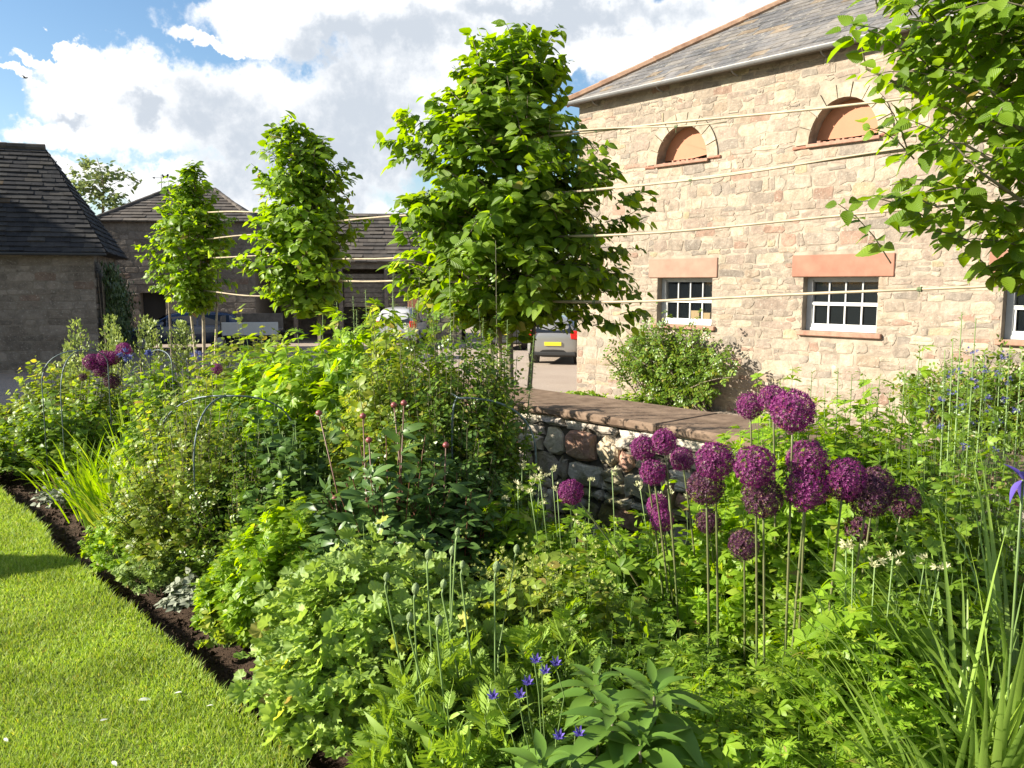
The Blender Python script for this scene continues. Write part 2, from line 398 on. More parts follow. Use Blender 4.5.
def clump(parent, r, h, stems, per, size, tpl, lm, sm='stem_g', t0=.35, ry=None, spread=.35, upness=.5, flat=.6, stem_r=.004, phi=None, ragged=.18, droop=0, petiole=.0, th_pow=.5, foliage_name='foliage', stem_name='stems'):
    """a herbaceous plant: arching stems out of a crown, leaves set round each stem"""
    ry = ry or r; stems = int(stems * 1.3)
    ph = unif(0, 2 * np.pi, stems); th = np.arccos(1 - RNG.uniform(0, 1, stems) ** th_pow * .97)
    k = 1 + rnd(stems) * ragged * .6
    tip = np.stack([r * np.sin(th) * np.cos(ph) * k, ry * np.sin(th) * np.sin(ph) * k, h * (.12 + .88 * np.cos(th) ** .8) * (1 + rnd(stems) * ragged * .5)], 1)
    b0 = np.stack([tip[:, 0] * spread, tip[:, 1] * spread, np.zeros(stems)], 1)
    mid = b0 * .5 + tip * np.array([.55, .55, 0]) + np.stack([np.zeros(stems)] * 2 + [tip[:, 2] * .75 + .02], 1)
    tt = np.linspace(0, 1, 7); curve = bez(b0, mid, tip, tt)
    V, F = tubes(curve, np.linspace(1, .45, 7)[None] * stem_r * np.ones((stems, 1)))
    mesh_tris(stem_name, V, F, M[sm], parent)
    # leaves
    tl = np.linspace(t0, 1, per)[None] + rnd(stems, per) * .02; tl = np.clip(tl, 0, 1)
    t = tl[..., None]; P = (1 - t) ** 2 * b0[:, None] + 2 * t * (1 - t) * mid[:, None] + t * t * tip[:, None]
    Tg = 2 * (1 - t) * (mid - b0)[:, None] + 2 * t * (tip - mid)[:, None]; Tg /= np.linalg.norm(Tg, axis=2, keepdims=True) + 1e-9
    az = (np.arange(per) * 2.4)[None] + unif(0, 6.28, stems)[:, None] + rnd(stems, per) * .3
    side = np.stack([np.cos(az), np.sin(az), np.zeros_like(az)], -1)
    out = P * np.array([1, 1, 0]); out /= np.linalg.norm(out, axis=2, keepdims=True) + .05
    D = side + Tg * upness + out * .35 + rnd(stems, per, 3) * .15 - np.array([0, 0, droop])
    Nn = np.array([0, 0, 1.]) * flat + out * .5 + Tg * .25 + rnd(stems, per, 3) * .28
    S = size * (1.1 - .45 * (tl - t0) / (1 - t0 + 1e-6)) * (1 + rnd(stems, per) * .18)
    P = P + D * petiole * unif(.4, 1.2, stems, per)[..., None]
    P = P.reshape(-1, 3); P[:, 2] = np.maximum(P[:, 2], .015)
    tl_list = tpl if isinstance(tpl, (list, tuple)) and isinstance(tpl[0], str) else [tpl]
    idx = RNG.integers(0, len(tl_list), len(P)); parts = []
    D = D.reshape(-1, 3); Nn = Nn.reshape(-1, 3); S = np.abs(S.reshape(-1))
    for i, n in enumerate(tl_list):
        q = idx == i
        if q.any(): parts.append(scatter(T[n], P[q], D[q], Nn[q], S[q]))
    V, F, UV = join(parts)
    mesh_tris(foliage_name, V, F, M[lm], parent, uv=UV)
    return tip

def blades(parent, n, L, w, spread, mat_, base_r=.06, arch=.5, name='foliage', lean=(0, 0), seg=8, jit=.25):
    Vs = []; Fs = []; Us = []; b = 0
    for i in range(n):
        a = RNG.uniform(0, 2 * np.pi); l = L * RNG.uniform(.6, 1.1); out = np.array([math.cos(a), math.sin(a), 0]) * spread * RNG.uniform(.25, 1.1) + np.array([lean[0], lean[1], 0])
        p = np.array([math.cos(a), math.sin(a), 0]) * base_r * RNG.uniform(0, 1); p = p + np.array([RNG.normal() * .02, RNG.normal() * .02, 0])
        d = np.array([0, 0, 1.]) + out * .45; d /= np.linalg.norm(d)
        side = np.cross(out + 1e-4, [0, 0, 1.]); side = side / np.linalg.norm(side) + RNG.normal(size=3) * jit; side[2] *= .3
        side /= np.linalg.norm(side)
        bend = arch * RNG.uniform(.4, 1.3)
        ww = w * RNG.uniform(.7, 1.15)
        for s in range(seg + 1):
            t = s / seg; W = ww * (1 - t ** 2.2) * (.75 + .25 * math.sin(math.pi * min(1, t * 1.4))) + .0006
            nn = np.cross(side, d); 
            Vs += [p - side * W / 2 + nn * W * .12, p, p + side * W / 2 + nn * W * .12]; Us += [(-W, t), (0, t), (W, t)]
            if s < seg:
                q = b + s * 3
                Fs += [(q, q + 1, q + 4), (q, q + 4, q + 3), (q + 1, q + 2, q + 5), (q + 1, q + 5, q + 4)]
            p = p + d * l / seg
            d = d + (out / (np.linalg.norm(out) + 1e-6) * .35 - np.array([0, 0, .9])) * bend / seg * (0.3 + 1.7 * t); d /= np.linalg.norm(d)
        b += (seg + 1) * 3
    return mesh_tris(name, np.array(Vs), np.array(Fs), M[mat_], parent, uv=np.array(Us))

def flowers(parent, pts, size, n_each, tpl, m, spread=.02, name='flower', up=.4):
    pts = np.asarray(pts, float)
    groups = [pts] if len(pts) > 40 else [p[None] for p in pts]
    for g in groups:
        P = np.repeat(g, n_each, 0) + rnd(len(g) * n_each, 3) * spread
        V, F, UV = scatter(T[tpl], P, rnd(len(P), 3), rnd(len(P), 3) * .5 + np.array([0, -.3, up]), size * unif(.7, 1.2, len(P)))
        o = mesh_tris('seed_heads' if len(g) > 40 else name, V, F, M[m], parent, uv=UV)
        if len(g) > 40: o['kind'] = 'stuff'

# ------------------------------------------------------------------ trees with a measured outline
def tree(label, trunk, env, leaf, nspray, per, name='pleached_tree', seed=1, tpl='ovate', lm='tree_leaf', ztrunk=YARD, trunk_r=.05, depthk=.85, twig=.32, bark='bark', group='pleached trees tied to the cane rails', cat='tree', limbs=34, droop=.35, dens_out=.55, extra=(), fork=0, fat=1.0):
    """env: list of (z, xl, xr) outline rows relative to trunk x; crown round in depth"""
    global RNG
    RNG = np.random.default_rng(seed)
    root = empty(name, (trunk[0], trunk[1], ztrunk), 0, label, cat, group)
    env = np.array(sorted(env)); zs = env[:, 0]
    def E(z):
        xl = np.interp(z, zs, env[:, 1]); xr = np.interp(z, zs, env[:, 2]); return (xl + xr) / 2, (xr - xl) / 2
    ztop = zs[-1]; zbot = zs[0]
    mb = MB(); zz = np.linspace(0, ztop - ztrunk - .15, 12)
    wob = [(math.sin(i * 1.3 + seed) * .02 * (i > 0), math.cos(i * 1.7 + seed) * .02 * (i > 0)) for i in range(12)]
    cx = [E(max(z + ztrunk, zbot))[0] * min(1, max(0, (z + ztrunk - zbot) / (ztop - zbot))) for z in zz]
    mb.tube([(cx[i] + wob[i][0], wob[i][1], zz[i]) for i in range(12)], [trunk_r * (1 - .085 * i) for i in range(12)], 9)
    for k in range(fork):
        a = k * 2.2 + .5; mb.tube([(.05 * math.cos(a), .05 * math.sin(a), 0), (.14 * math.cos(a), .12 * math.sin(a), 1.0), (.3 * math.cos(a), .2 * math.sin(a), zbot - ztrunk + .8)], [trunk_r * .7, trunk_r * .6, trunk_r * .3], 7)
    mb.build('trunk', M[bark], root, True)
    # sprays
    A = np.array([E(z)[1] for z in np.linspace(zbot, ztop, 60)]); cdf = np.cumsum(A + .04); cdf /= cdf[-1]
    z = np.interp(RNG.uniform(0, 1, nspray), cdf, np.linspace(zbot, ztop, 60))
    c = np.interp(z, zs, (env[:, 1] + env[:, 2]) / 2); rr = np.interp(z, zs, (env[:, 2] - env[:, 1]) / 2) * fat
    ph = unif(0, 2 * np.pi, nspray); rho = RNG.uniform(.04, 1, nspray) ** dens_out
    # lumpy outline
    lump = 1 + .14 * np.sin(ph * 3 + z * 4 + seed) + .10 * np.sin(ph * 5 - z * 7)
    tipx = c + rr * rho * np.cos(ph) * lump; tipy = rr * rho * np.sin(ph) * depthk * lump
    tip = np.stack([tipx, tipy, z - ztrunk], 1)
    for e in extra: tip = np.concatenate([tip, np.array(e).reshape(-1, 3) - np.array([0, 0, ztrunk])])
    k = len(tip); outv = np.stack([tip[:, 0] - (E(zbot + .5)[0] * .3), tip[:, 1], np.zeros(k)], 1); nrm = np.linalg.norm(outv, axis=1, keepdims=True) + .05
    frac = np.clip((tip[:, 2] + ztrunk - zbot) / (ztop - zbot), 0, 1)
    out = outv / nrm; tw = twig * unif(.7, 1.25, k)[:, None]
    dirn = out * (1 - .55 * frac[:, None]) + np.array([0, 0, 1.]) * (.15 + .8 * frac[:, None] ** 2) + rnd(k, 3) * .22; dirn /= np.linalg.norm(dirn, axis=1, keepdims=True)
    base = tip - dirn * tw
    mid = (base + tip) / 2 + np.array([0, 0, .05]) * tw / twig
    tip2 = tip - np.array([0, 0, 1]) * droop * .12
    cv = bez(base, mid, tip2, np.linspace(0, 1, 4)); V1, F1 = tubes(cv, np.array([[.005, .004, .003, .002]]) * np.ones((k, 1)))
    # feeders from trunk to a sample of sprays
    nl = min(limbs, k); sel = RNG.choice(k, nl, replace=False)
    sb = base[sel]; zt = np.clip(sb[:, 2] - .5 * np.linalg.norm(sb[:, :2], axis=1) - .1, .5, None); zt = np.maximum(zt, min(zbot - ztrunk - .1, 3))
    a0 = np.stack([np.zeros(nl), np.zeros(nl), zt], 1); a1 = (a0 + sb) / 2 + np.array([0, 0, .06])
    lv = bez(a0, a1, sb, np.linspace(0, 1, 6)); V2, F2 = tubes(lv, np.linspace(.018, .006, 6)[None] * np.ones((nl, 1)), 5)
    mesh_tris('limbs', np.concatenate([V1, V2]), np.concatenate([F1, F2 + len(V1)]), M[bark], root)
    # leaves: two ranks along every spray
    tl = np.linspace(.05, 1.0, per); t = tl[None, :, None]
    P = (1 - t) ** 2 * base[:, None] + 2 * t * (1 - t) * mid[:, None] + t * t * tip2[:, None]
    dn = dirn[:, None]; sgn = np.where(np.arange(per) % 2 == 0, 1., -1.)[None, :, None]
    sd = np.cross(dn, [0, 0, 1.]); sd /= np.linalg.norm(sd, axis=2, keepdims=True) + 1e-6
    D = sd * sgn * .9 + dn * .55 - np.array([0, 0, 1.]) * (droop + .25 * RNG.uniform(0, 1, (k, per, 1))) + rnd(k, per, 3) * .3
    Nn = np.array([0, 0, 1.]) * .75 + out[:, None] * .55 + rnd(k, per, 3) * .38
    S = leaf * (1.05 - .3 * tl[None]) * (1 + rnd(k, per) * .22)
    P = P + D * .015 + rnd(k, per, 3) * .012
    V, F, UV = scatter(T[tpl], P.reshape(-1, 3), D.reshape(-1, 3), Nn.reshape(-1, 3), np.abs(S.reshape(-1)))
    mesh_tris('crown', V, F, M[lm], root, uv=UV)
    return root
# ------------------------------------------------------------------ masonry
def stone(mb, x0, x1, z0, z1, p, mi=0, j=.012, y=0, inset=.018, sub=2):
    w, h = x1 - x0, z1 - z0; c = min(w, h) * random.uniform(.12, .3)
    pts = []
    def edge(ax, az, bx, bz, n):
        for i in range(n): t = i / n; pts.append((ax + (bx - ax) * t, az + (bz - az) * t))
    n = 2 if w > .25 else 1
    pts = [(x0 + c, z0), ((x0 + x1) / 2, z0), (x1 - c, z0), (x1, z0 + c), (x1, z1 - c), (x1 - c, z1), ((x0 + x1) / 2, z1), (x0 + c, z1), (x0, z1 - c), (x0, z0 + c)]
    pts = [(a + random.uniform(-j, j), b + random.uniform(-j, j)) for a, b in pts]
    cx, cz = (x0 + x1) / 2, (z0 + z1) / 2; m = len(pts)
    def ring(k, yy): return [(cx + (a - cx) * (1 - k / max(w, .05) * 2), yy + random.uniform(-.2, .2) * p * (k > 0), cz + (b - cz) * (1 - k / max(h, .05) * 2)) for a, b in pts]
    vs = ring(0, y + .01) + ring(inset * .15, y - p * .6) + ring(inset, y - p) + [(cx + random.uniform(-.1, .1) * w, y - p * random.uniform(.8, 1.35), cz + random.uniform(-.1, .1) * h)]
    fs = []
    for r in range(2):
        for i in range(m): k = (i + 1) % m; fs.append((r * m + i, r * m + k, (r + 1) * m + k, (r + 1) * m + i))
    for i in range(m): fs.append((2 * m + i, 2 * m + (i + 1) % m, 3 * m))
    mb.add(vs, fs, mi)
def masonry(mb, L, z0, z1, holes=(), ch=(.12, .26), cw=(.16, .5), prot=(.008, .03), gap=.014, mi_s=0, mi_m=1, y=0, x_start=0, big=0, j=.012, split=.25):
    """holes: (x0,x1,z0,z1,arch_ring) rectangular or semicircular (ring > 0) openings"""
    xs = sorted({x_start, L} | {h[0] for h in holes} | {h[1] for h in holes}); zs = sorted({z0, z1} | {h[2] for h in holes} | {h[3] for h in holes})
    for a, b in zip(xs, xs[1:]):
        for c, d in zip(zs, zs[1:]):
            mx, mz = (a + b) / 2, (c + d) / 2
            if any(h[0] < mx < h[1] and h[2] < mz < h[3] for h in holes): continue
            mb.poly([(a, y, c), (b, y, c), (b, y, d), (a, y, d)], mi_m)
    for h in holes:
        if h[4]:
            xc, rx, rz = (h[0] + h[1]) / 2, (h[1] - h[0]) / 2, h[3] - h[2]
            ap = [(xc - rx * math.cos(math.pi * i / 16), h[2] + rz * math.sin(math.pi * i / 16)) for i in range(17)]
            for (ax, az), (bx, bz) in zip(ap, ap[1:]): mb.poly([(ax, y, az), (bx, y, bz), (bx, y, h[3]), (ax, y, h[3])], mi_m)
    z = z0
    marks = sorted({h[2] for h in holes} | {h[3] for h in holes if not h[4]} | {z1})
    while z < z1 - .03:
        t = z + random.uniform(*ch)
        for mk in marks:
            if z < mk - .02 and t > mk - .07: t = mk; break
        t = min(t, z1)
        blocked = []
        for h in holes:
            if h[4]:
                ro = (h[1] - h[0]) / 2 + h[4]; rzo = h[3] - h[2] + h[4]; xc = (h[0] + h[1]) / 2; dz = max(z - h[2], 0) if t > h[2] + .01 else 99
                if dz < rzo: hw = ro * math.sqrt(1 - (dz / rzo) ** 2); blocked.append((xc - hw, xc + hw))
            elif h[2] < t - .01 and h[3] > z + .01: blocked.append((h[0], h[1]))
        for q in getattr(masonry, 'keep', ()):
            if q[2] < t - .02 and q[3] > z + .02: blocked.append((q[0], q[1]))
        blocked.sort(); runs = []; cur = x_start
        for a, b in blocked:
            if a > cur + .05: runs.append((cur, a))
            cur = max(cur, b)
        if cur < L - .05: runs.append((cur, L))
        for a, b in runs:
            x = a
            while x < b - .02:
                w = random.uniform(*cw) * (1.5 if random.random() < .15 else 1)
                if b - x - w < cw[0] * .6: w = b - x
                g = gap * random.uniform(.5, 1.2)
                if random.random() < split and t - z > ch[0] * 1.2 and w < .4:
                    zm = z + (t - z) * random.uniform(.35, .65)
                    stone(mb, x + g / 2, x + w - g / 2, z + g / 2, zm - g / 2, random.uniform(*prot), mi_s, j, y)
                    stone(mb, x + g / 2, x + w - g / 2, zm + g / 2, t - g / 2, random.uniform(*prot), mi_s, j, y)
                else: stone(mb, x + g / 2, x + w - g / 2, z + g / 2, t - g / 2, random.uniform(*prot), mi_s, j, y)
                x += w
        z = t
def reveal(mb, h, d, mi, y=0):
    if h[4]:
        xc, rx, rz = (h[0] + h[1]) / 2, (h[1] - h[0]) / 2, h[3] - h[2]
        ap = [(xc - rx * math.cos(math.pi * i / 16), h[2] + rz * math.sin(math.pi * i / 16)) for i in range(17)]
    else: ap = [(h[0], h[2]), (h[0], h[3]), (h[1], h[3]), (h[1], h[2])]
    ap = ap + [ap[0]]
    for (ax, az), (bx, bz) in zip(ap, ap[1:]): mb.poly([(ax, y, az), (ax, y + d, az), (bx, y + d, bz), (bx, y, bz)], mi)
def slates(mb, O, S, U, Nv, sl, sr, tmax, e=.24, w=(.22, .4), th=.014, mi=0, back=1):
    """rows of slates on the plane O + s*S + t*U between s=sl(t) and s=sr(t)"""
    O, S, U, Nv = map(np.array, (O, S, U, Nv)); t = 0
    P = lambda s, t, k=0: O + S * s + U * t + Nv * k
    mb.poly([P(sl(0), 0, -.03), P(sr(0), 0, -.03), P(sr(tmax), tmax, -.03), P(sl(tmax), tmax, -.03)], back)
    while t < tmax - .02:
        t1 = min(t + e, tmax); s = sl(t) - random.uniform(0, .2)
        while s < sr(t):
            ww = random.uniform(*w); s1 = s + ww; k = th * random.uniform(.7, 1.6)
            a, b = max(s, sl(t)), min(s1, sr(t)); c, d = max(s, sl(t1)), min(s1, sr(t1))
            if b - a > .03:
                d = max(d, c + .002); dt = random.uniform(-.008, .008)
                lo = P(a + .003, t + dt, k), P(b - .003, t + dt, k * random.uniform(.8, 1.2)); hi = P(d - .003, t1 + .01, 0.001), P(c + .003, t1 + .01, 0.001)
                mb.add([lo[0], lo[1], hi[0], hi[1], P(a + .003, t + dt, -.028), P(b - .003, t + dt, -.028)], [(0, 1, 2, 3), (4, 5, 1, 0)], mi)
            s = s1
        t = t1

# ------------------------------------------------------------------ right barn (local x runs along the wall towards the camera, y into the barn)
BARN_O = np.array([1.5, 19.2, YARD]); bx = -UU; by = NN
barn = empty('stone_barn', BARN_O, math.atan2(bx[1], bx[0]), 'long cream rubble stone barn with hipped slate roof, two arched boarded openings and sash windows', 'barn')
def barn_loc(px, py, c=None):  # pixel on the wall plane -> local (x,z)
    d = ray(px, py); o = np.array([0, 0, EYE]); t = ((BARN_O - o) @ NN) / (d @ NN); p = o + d * t
    return float((p - BARN_O) @ bx), float(p[2] - YARD)
LB, DB = 17.0, 9.0
EAVE = barn_loc(590, 104)[1] + .05
def wr(pa, pb): a = barn_loc(*pa); b = barn_loc(*pb); return a, b
wins = []
(x1, zt), (x1b, zb) = barn_loc(657, 277), barn_loc(711, 327)
WW = 1.36; WX = [barn_loc(657, 300)[0], barn_loc(802.5, 300)[0], barn_loc(1003, 300)[0]]
WX.append(WX[2] + 3.27)
WZ1 = barn_loc(840, 277)[1]; WZ0 = barn_loc(840, 332)[1]
AX = [barn_loc(657, 160)[0], barn_loc(809, 139)[0]]; AX += [AX[1] + 3.3, AX[1] + 6.6]
AZ0 = barn_loc(683, 162)[1]; AW = barn_loc(708, 158)[0] - AX[0]; AH = barn_loc(683, 125)[1] - AZ0
print('barn', EAVE, WX, WZ0, WZ1, AX, AZ0, AW, AH)
holes = [(x, x + WW, WZ0, WZ1, 0) for x in WX] + [(x, x + AW, AZ0, AZ0 + AH, .24) for x in AX]
random.seed(21)
masonry.keep = [(x - .22, x + WW + (.26 if i != 0 else .12), WZ1, WZ1 + .40) for i, x in enumerate(WX)] + [(x - .06, x + WW + .1, WZ0 - .09, WZ0) for x in WX]
mb = MB(); masonry(mb, LB, -.4, EAVE, holes, ch=(.09, .25), cw=(.09, .48), prot=(.001, .013), gap=.018, j=.026, split=.4)
for h in holes: reveal(mb, h, .50 if h[4] else .30, 1)
mb.build('wall', [M['barn_stone'], M['barn_mortar']], barn)
masonry.keep = ()
mb = MB()   # the three walls that face away, and the dark room behind the windows
for pts in ([(0, 0, -.4), (0, DB, -.4), (0, DB, EAVE), (0, 0, EAVE)], [(LB, 0, -.4), (LB, DB, -.4), (LB, DB, EAVE), (LB, 0, EAVE)], [(0, DB, -.4), (LB, DB, -.4), (LB, DB, EAVE), (0, DB, EAVE)]): mb.poly(pts)
mb.poly([(0, .0, .3), (LB, .0, .3), (LB, DB, .3), (0, DB, .3)])
mb.build('rear_walls', M['barn_mortar'], barn)
for i, x in enumerate(WX):
    mb = MB(); mb.box(x - .22, x + WW + (.26 if i else .12), -.028, .10, WZ1 + .004, WZ1 + .39, 0, .012)
    o = mb.build('lintel', M['sandstone_red'] if i else M['sandstone_pink'], barn)
    fr = MB(); y0 = .17; f = .055; a, b, c, d = x + .004, x + WW - .004, WZ0 + .004, WZ1 - .004
    mw = 0; off = .10
    fr.box(a, a + off, y0 - .02, y0 + .08, c, d, 1)                      # box frame, left
    fr.box(b - .045, b, y0 - .02, y0 + .08, c, d, 1); fr.box(a + off, b - .045, y0 - .02, y0 + .08, d - .04, d, 1); fr.box(a + off, b - .045, y0 - .05, y0 + .08, c, c + .05, 0)
    A, B, Cc, D = a + off, b - .045, c + .05, d - .04; zm = (Cc + D) / 2
    fr.box(A, B, y0 - .012, y0 + .03, Cc, Cc + .07, 0); fr.box(A, B, y0 - .012, y0 + .03, zm - .03, zm + .03, 0); fr.box(A, B, y0 + .02, y0 + .05, D - .04, D, 1)
    fr.box(A, A + .035, y0, y0 + .035, Cc + .07, zm - .03, 0); fr.box(B - .035, B, y0, y0 + .035, Cc + .07, zm - .03, 0)
    for k in range(1, 4):
        xx = A + (B - A) * k / 4; fr.box(xx - .013, xx + .013, y0 + .003, y0 + .032, Cc + .07, zm - .03, 0); fr.box(xx - .013, xx + .013, y0 + .010, y0 + .045, zm + .03, D - .04, 1)
    w = fr.build('window', [M['white_paint'], M['grey_paint']], barn)
    g = MB(); g.poly([(A, y0 + .037, Cc), (B, y0 + .037, Cc), (B, y0 + .037, D), (A, y0 + .037, D)]); g.build('pane', M['glass'], w)
    s = MB(); s.box(x - .06, x + WW + .11, -.075, .17, WZ0 - .085, WZ0 - .002, 0, .012); s.build('sill', M['sill_stone'], w)
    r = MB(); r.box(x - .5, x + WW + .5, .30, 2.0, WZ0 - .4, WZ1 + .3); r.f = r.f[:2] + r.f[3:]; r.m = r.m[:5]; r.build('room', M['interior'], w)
for i, x in enumerate(AX):
    xc = x + AW / 2; mb = MB(); nv = 9; ri = AW / 2; ro = ri + .24; rz = AH
    for k in range(nv):
        a0, a1 = math.pi * k / nv + .012, math.pi * (k + 1) / nv - .012
        q = []
        for (rx_, rz_) in ((ri, rz), (ro, rz + .24)):
            q.append([(xc - rx_ * math.cos(a), AZ0 + rz_ * math.sin(a)) for a in (a0, (a0 + a1) / 2, a1)])
        poly = q[0] + q[1][::-1]; yy = -.025 - random.uniform(0, .01)
        mb.add([(p[0], yy, p[1]) for p in poly] + [(p[0], .05, p[1]) for p in poly], [tuple(range(6))] + [(n, (n + 1) % 6, (n + 1) % 6 + 6, n + 6) for n in range(6)])
    mb.build('arch_ring', M['arch_stone'], barn)
    mb = MB(); n = 14; hb = .10   # the board stops short of the sill
    top = [(xc - ri * .995 * math.cos(math.pi * (k + 1) / (n + 2)), .24, AZ0 + rz * .995 * math.sin(math.pi * (k + 1) / (n + 2))) for k in range(n + 1)]
    bot = [(top[-1][0], .24, AZ0 + hb + (.01 if i else .05)), (xc + .1, .237, AZ0 + hb - .01), (top[0][0], .24, AZ0 + hb)]
    mb.poly(top + bot); mb.poly([(a, .26, c) for a, _, c in top + bot])
    mb.build('board', M['board'], barn)
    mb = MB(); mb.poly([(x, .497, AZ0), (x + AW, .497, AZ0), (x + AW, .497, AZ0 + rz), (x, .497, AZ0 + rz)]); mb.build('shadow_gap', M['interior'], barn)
    mb = MB(); mb.box(x - .02, x + AW + .03, -.07, .23, AZ0 - .05, AZ0 + .01, 0, .008)
    for k in range(9): xx = x + .15 + k * .115; mb.box(xx, xx + random.uniform(.03, .09), .0, .1, AZ0 + .011, AZ0 + random.uniform(.02, .06))
    mb.build('ledge', M['sill_stone'], barn)
    if i < 2:
        mb = MB(); stone(mb, x + AW + .02, x + AW + .30, AZ0 - .02, AZ0 + .05, .045, 0, .01); mb.build('impost', M['sandstone_red'], barn)
        mb = MB(); stone(mb, x - .3, x - .02, AZ0 - .06, AZ0 + .0, .035, 0, .01); mb.build('impost', M['sandstone_red'], barn)
# roof
pitch = R(31.5); ov = .22; cpx, spx = math.cos(pitch), math.sin(pitch); half = DB / 2 + ov
mb = MB()
O = (-ov, -ov, EAVE + .02); tm = half / cpx
slates(mb, O, (1, 0, 0), (0, cpx, spx), (0, -spx, cpx), lambda t: t * cpx, lambda t: LB + 2 * ov - t * cpx, tm, e=.26, w=(.22, .46), th=.012)
zr = EAVE + .02 + half * math.tan(pitch)
E_ = EAVE - .02
mb.poly([(-ov, -ov, E_), (-ov, DB + ov, E_), (half - ov, DB / 2, zr - .05)], 1); mb.poly([(LB + ov, -ov, E_), (LB + ov, DB + ov, E_), (LB - half + ov, DB / 2, zr - .05)], 1)
mb.poly([(-ov, DB + ov, E_), (LB + ov, DB + ov, E_), (LB - half + ov, DB / 2, zr - .05), (half - ov, DB / 2, zr - .05)], 1)
mb.poly([(-ov, -ov, E_), (LB + ov, -ov, E_), (LB + ov, DB + ov, E_), (-ov, DB + ov, E_)], 1)
roof = mb.build('roof', [M['slate'], M['shed_mortar']], barn)
def tiles(mb, a, b, r=.11, l=.42, mi=0):
    a, b = Vector(a), Vector(b); n = int((b - a).length / l)
    for k in range(n):
        p, q = a.lerp(b, k / n), a.lerp(b, (k + 1.08) / n); mb.tube([p, q], [r * random.uniform(.97, 1.08), r * .93], 8, mi)
mb = MB(); tiles(mb, (-ov, -ov, EAVE + .03), (half - ov, DB / 2, zr + .02)); tiles(mb, (half - ov, DB / 2, zr + .02), (LB - half, DB / 2, zr + .02)); mb.build('hip_tiles', M['ridge_tile'], roof)
mb = MB(); n = 10   # half-round gutter
for k in range(n):
    a0, a1 = math.pi + math.pi * k / n, math.pi + math.pi * (k + 1) / n
    f = lambda a, x, r: (x, -ov - .06 + r * math.cos(a), EAVE + .0 + r * math.sin(a))
    for r in (.065, .060): mb.poly([f(a0, -ov, r), f(a0, LB + ov, r), f(a1, LB + ov, r), f(a1, -ov, r)])
mb.box(-ov, LB + ov, -ov - .128, -ov - .122, EAVE - .012, EAVE + .006)
gut = mb.build('gutter', M['gutter'], barn)
for k in range(10):
    x = .6 + k * 1.75; mb = MB(); mb.tube([(x, -.02, EAVE - .13), (x, -.18, EAVE - .10), (x, -.29, EAVE - .01)], .014, 6); mb.build('bracket', M['gutter'], gut)
mb = MB(); x = WX[0] + .55; mb.box(x, x + .28, .36, .6, WZ0 + .02, WZ0 + .28, 0, .01); mb.box(x + .3, x + .5, .4, .6, WZ0 + .02, WZ0 + .24, 0, .01)
o = mb.build('cardboard_box', M['carton']); o.parent = None
o.matrix_world = Matrix.Translation([float(v) for v in BARN_O]) @ Matrix.Rotation(math.atan2(bx[1], bx[0]), 4, 'Z')
tag(o, 'pale brown cardboard boxes standing on the inner sill behind the smaller sash window', 'box')

# ------------------------------------------------------------------ left barn
PHI = R(20)
LO = at(100, 368, 24); LO[2] = YARD; lx = np.array([math.cos(PHI), math.sin(PHI), 0]); ly = np.array([-math.sin(PHI), math.cos(PHI), 0])
lb = empty('slate_roofed_barn', LO, PHI, 'low grey stone barn in shade with a steep dark stone slate roof', 'barn')
EL = float(at(100, 253, 24)[2] - YARD); LL, DL = 8.8, 6.4
random.seed(5); mb = MB()
tmpm = MB(); masonry(tmpm, LL, -.4, EL, (), ch=(.14, .30), cw=(.25, .8), prot=(.003, .014), gap=.014, j=.02)
mb.add([(v[0] - LL, v[1], v[2]) for v in tmpm.v], [], 0); mb.f += tmpm.f; mb.m += tmpm.m
tm2 = MB(); masonry(tm2, DL, -.4, EL, (), ch=(.16, .3), cw=(.25, .8), prot=(.006, .03), gap=.02)
b0 = len(mb.v); mb.v += [(-v[1], v[0], v[2]) for v in tm2.v]; mb.f += [tuple(b0 + i for i in f) for f in tm2.f]; mb.m += tm2.m
mb.poly([(-LL, DL, -.4), (0, DL, -.4), (0, DL, EL), (-LL, DL, EL)], 1); mb.poly([(-LL, 0, -.4), (-LL, DL, -.4), (-LL, DL, EL), (-LL, 0, EL)], 1)
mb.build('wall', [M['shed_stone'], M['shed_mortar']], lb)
rise = float(at(30, 151, 27.0)[2] - YARD - EL); ovl = .38; hw = DL / 2 + ovl; pl = math.atan2(rise, hw); mb = MB(); ins = 1.9
TL = hw / math.cos(pl)
slates(mb, (-LL - ovl, -ovl, EL), (1, 0, 0), (0, math.cos(pl), math.sin(pl)), (0, -math.sin(pl), math.cos(pl)), lambda t: 0, lambda t: LL + 2 * ovl - t / TL * ins, TL, e=.21, w=(.2, .5), th=.03)
slates(mb, (ovl, -ovl, EL), (0, 1, 0), (-ins * math.cos(math.atan2(rise, ins)) / ins, 0, math.sin(math.atan2(rise, ins))), (rise / math.hypot(rise, ins), 0, ins / math.hypot(rise, ins)), lambda t: t / math.hypot(rise, ins) * hw, lambda t: 2 * hw - t / math.hypot(rise, ins) * hw, math.hypot(rise, ins), e=.21, w=(.2, .5), th=.03)
mb.poly([(-LL - ovl, DL + ovl, EL), (ovl, DL + ovl, EL), (ovl - ins, DL / 2, EL + rise), (-LL - ovl, DL / 2, EL + rise)], 1)
mb.poly([(-LL - ovl, -ovl, EL - .02), (ovl, -ovl, EL - .02), (ovl, DL + ovl, EL - .02), (-LL - ovl, DL + ovl, EL - .02)], 1)
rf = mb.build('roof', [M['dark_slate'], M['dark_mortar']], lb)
mb = MB(); tiles(mb, (ovl - ins, DL / 2, EL + rise + .01), (-LL, DL / 2, EL + rise + .01), .12, .5); mb.build('ridge_stones', M['shed_slate'], rf)
mb = MB(); mb.box(-LL - ovl, ovl, -ovl - .10, -ovl - .01, EL - .09, EL - .01, 0, .02); mb.build('gutter', M['iron'], lb)
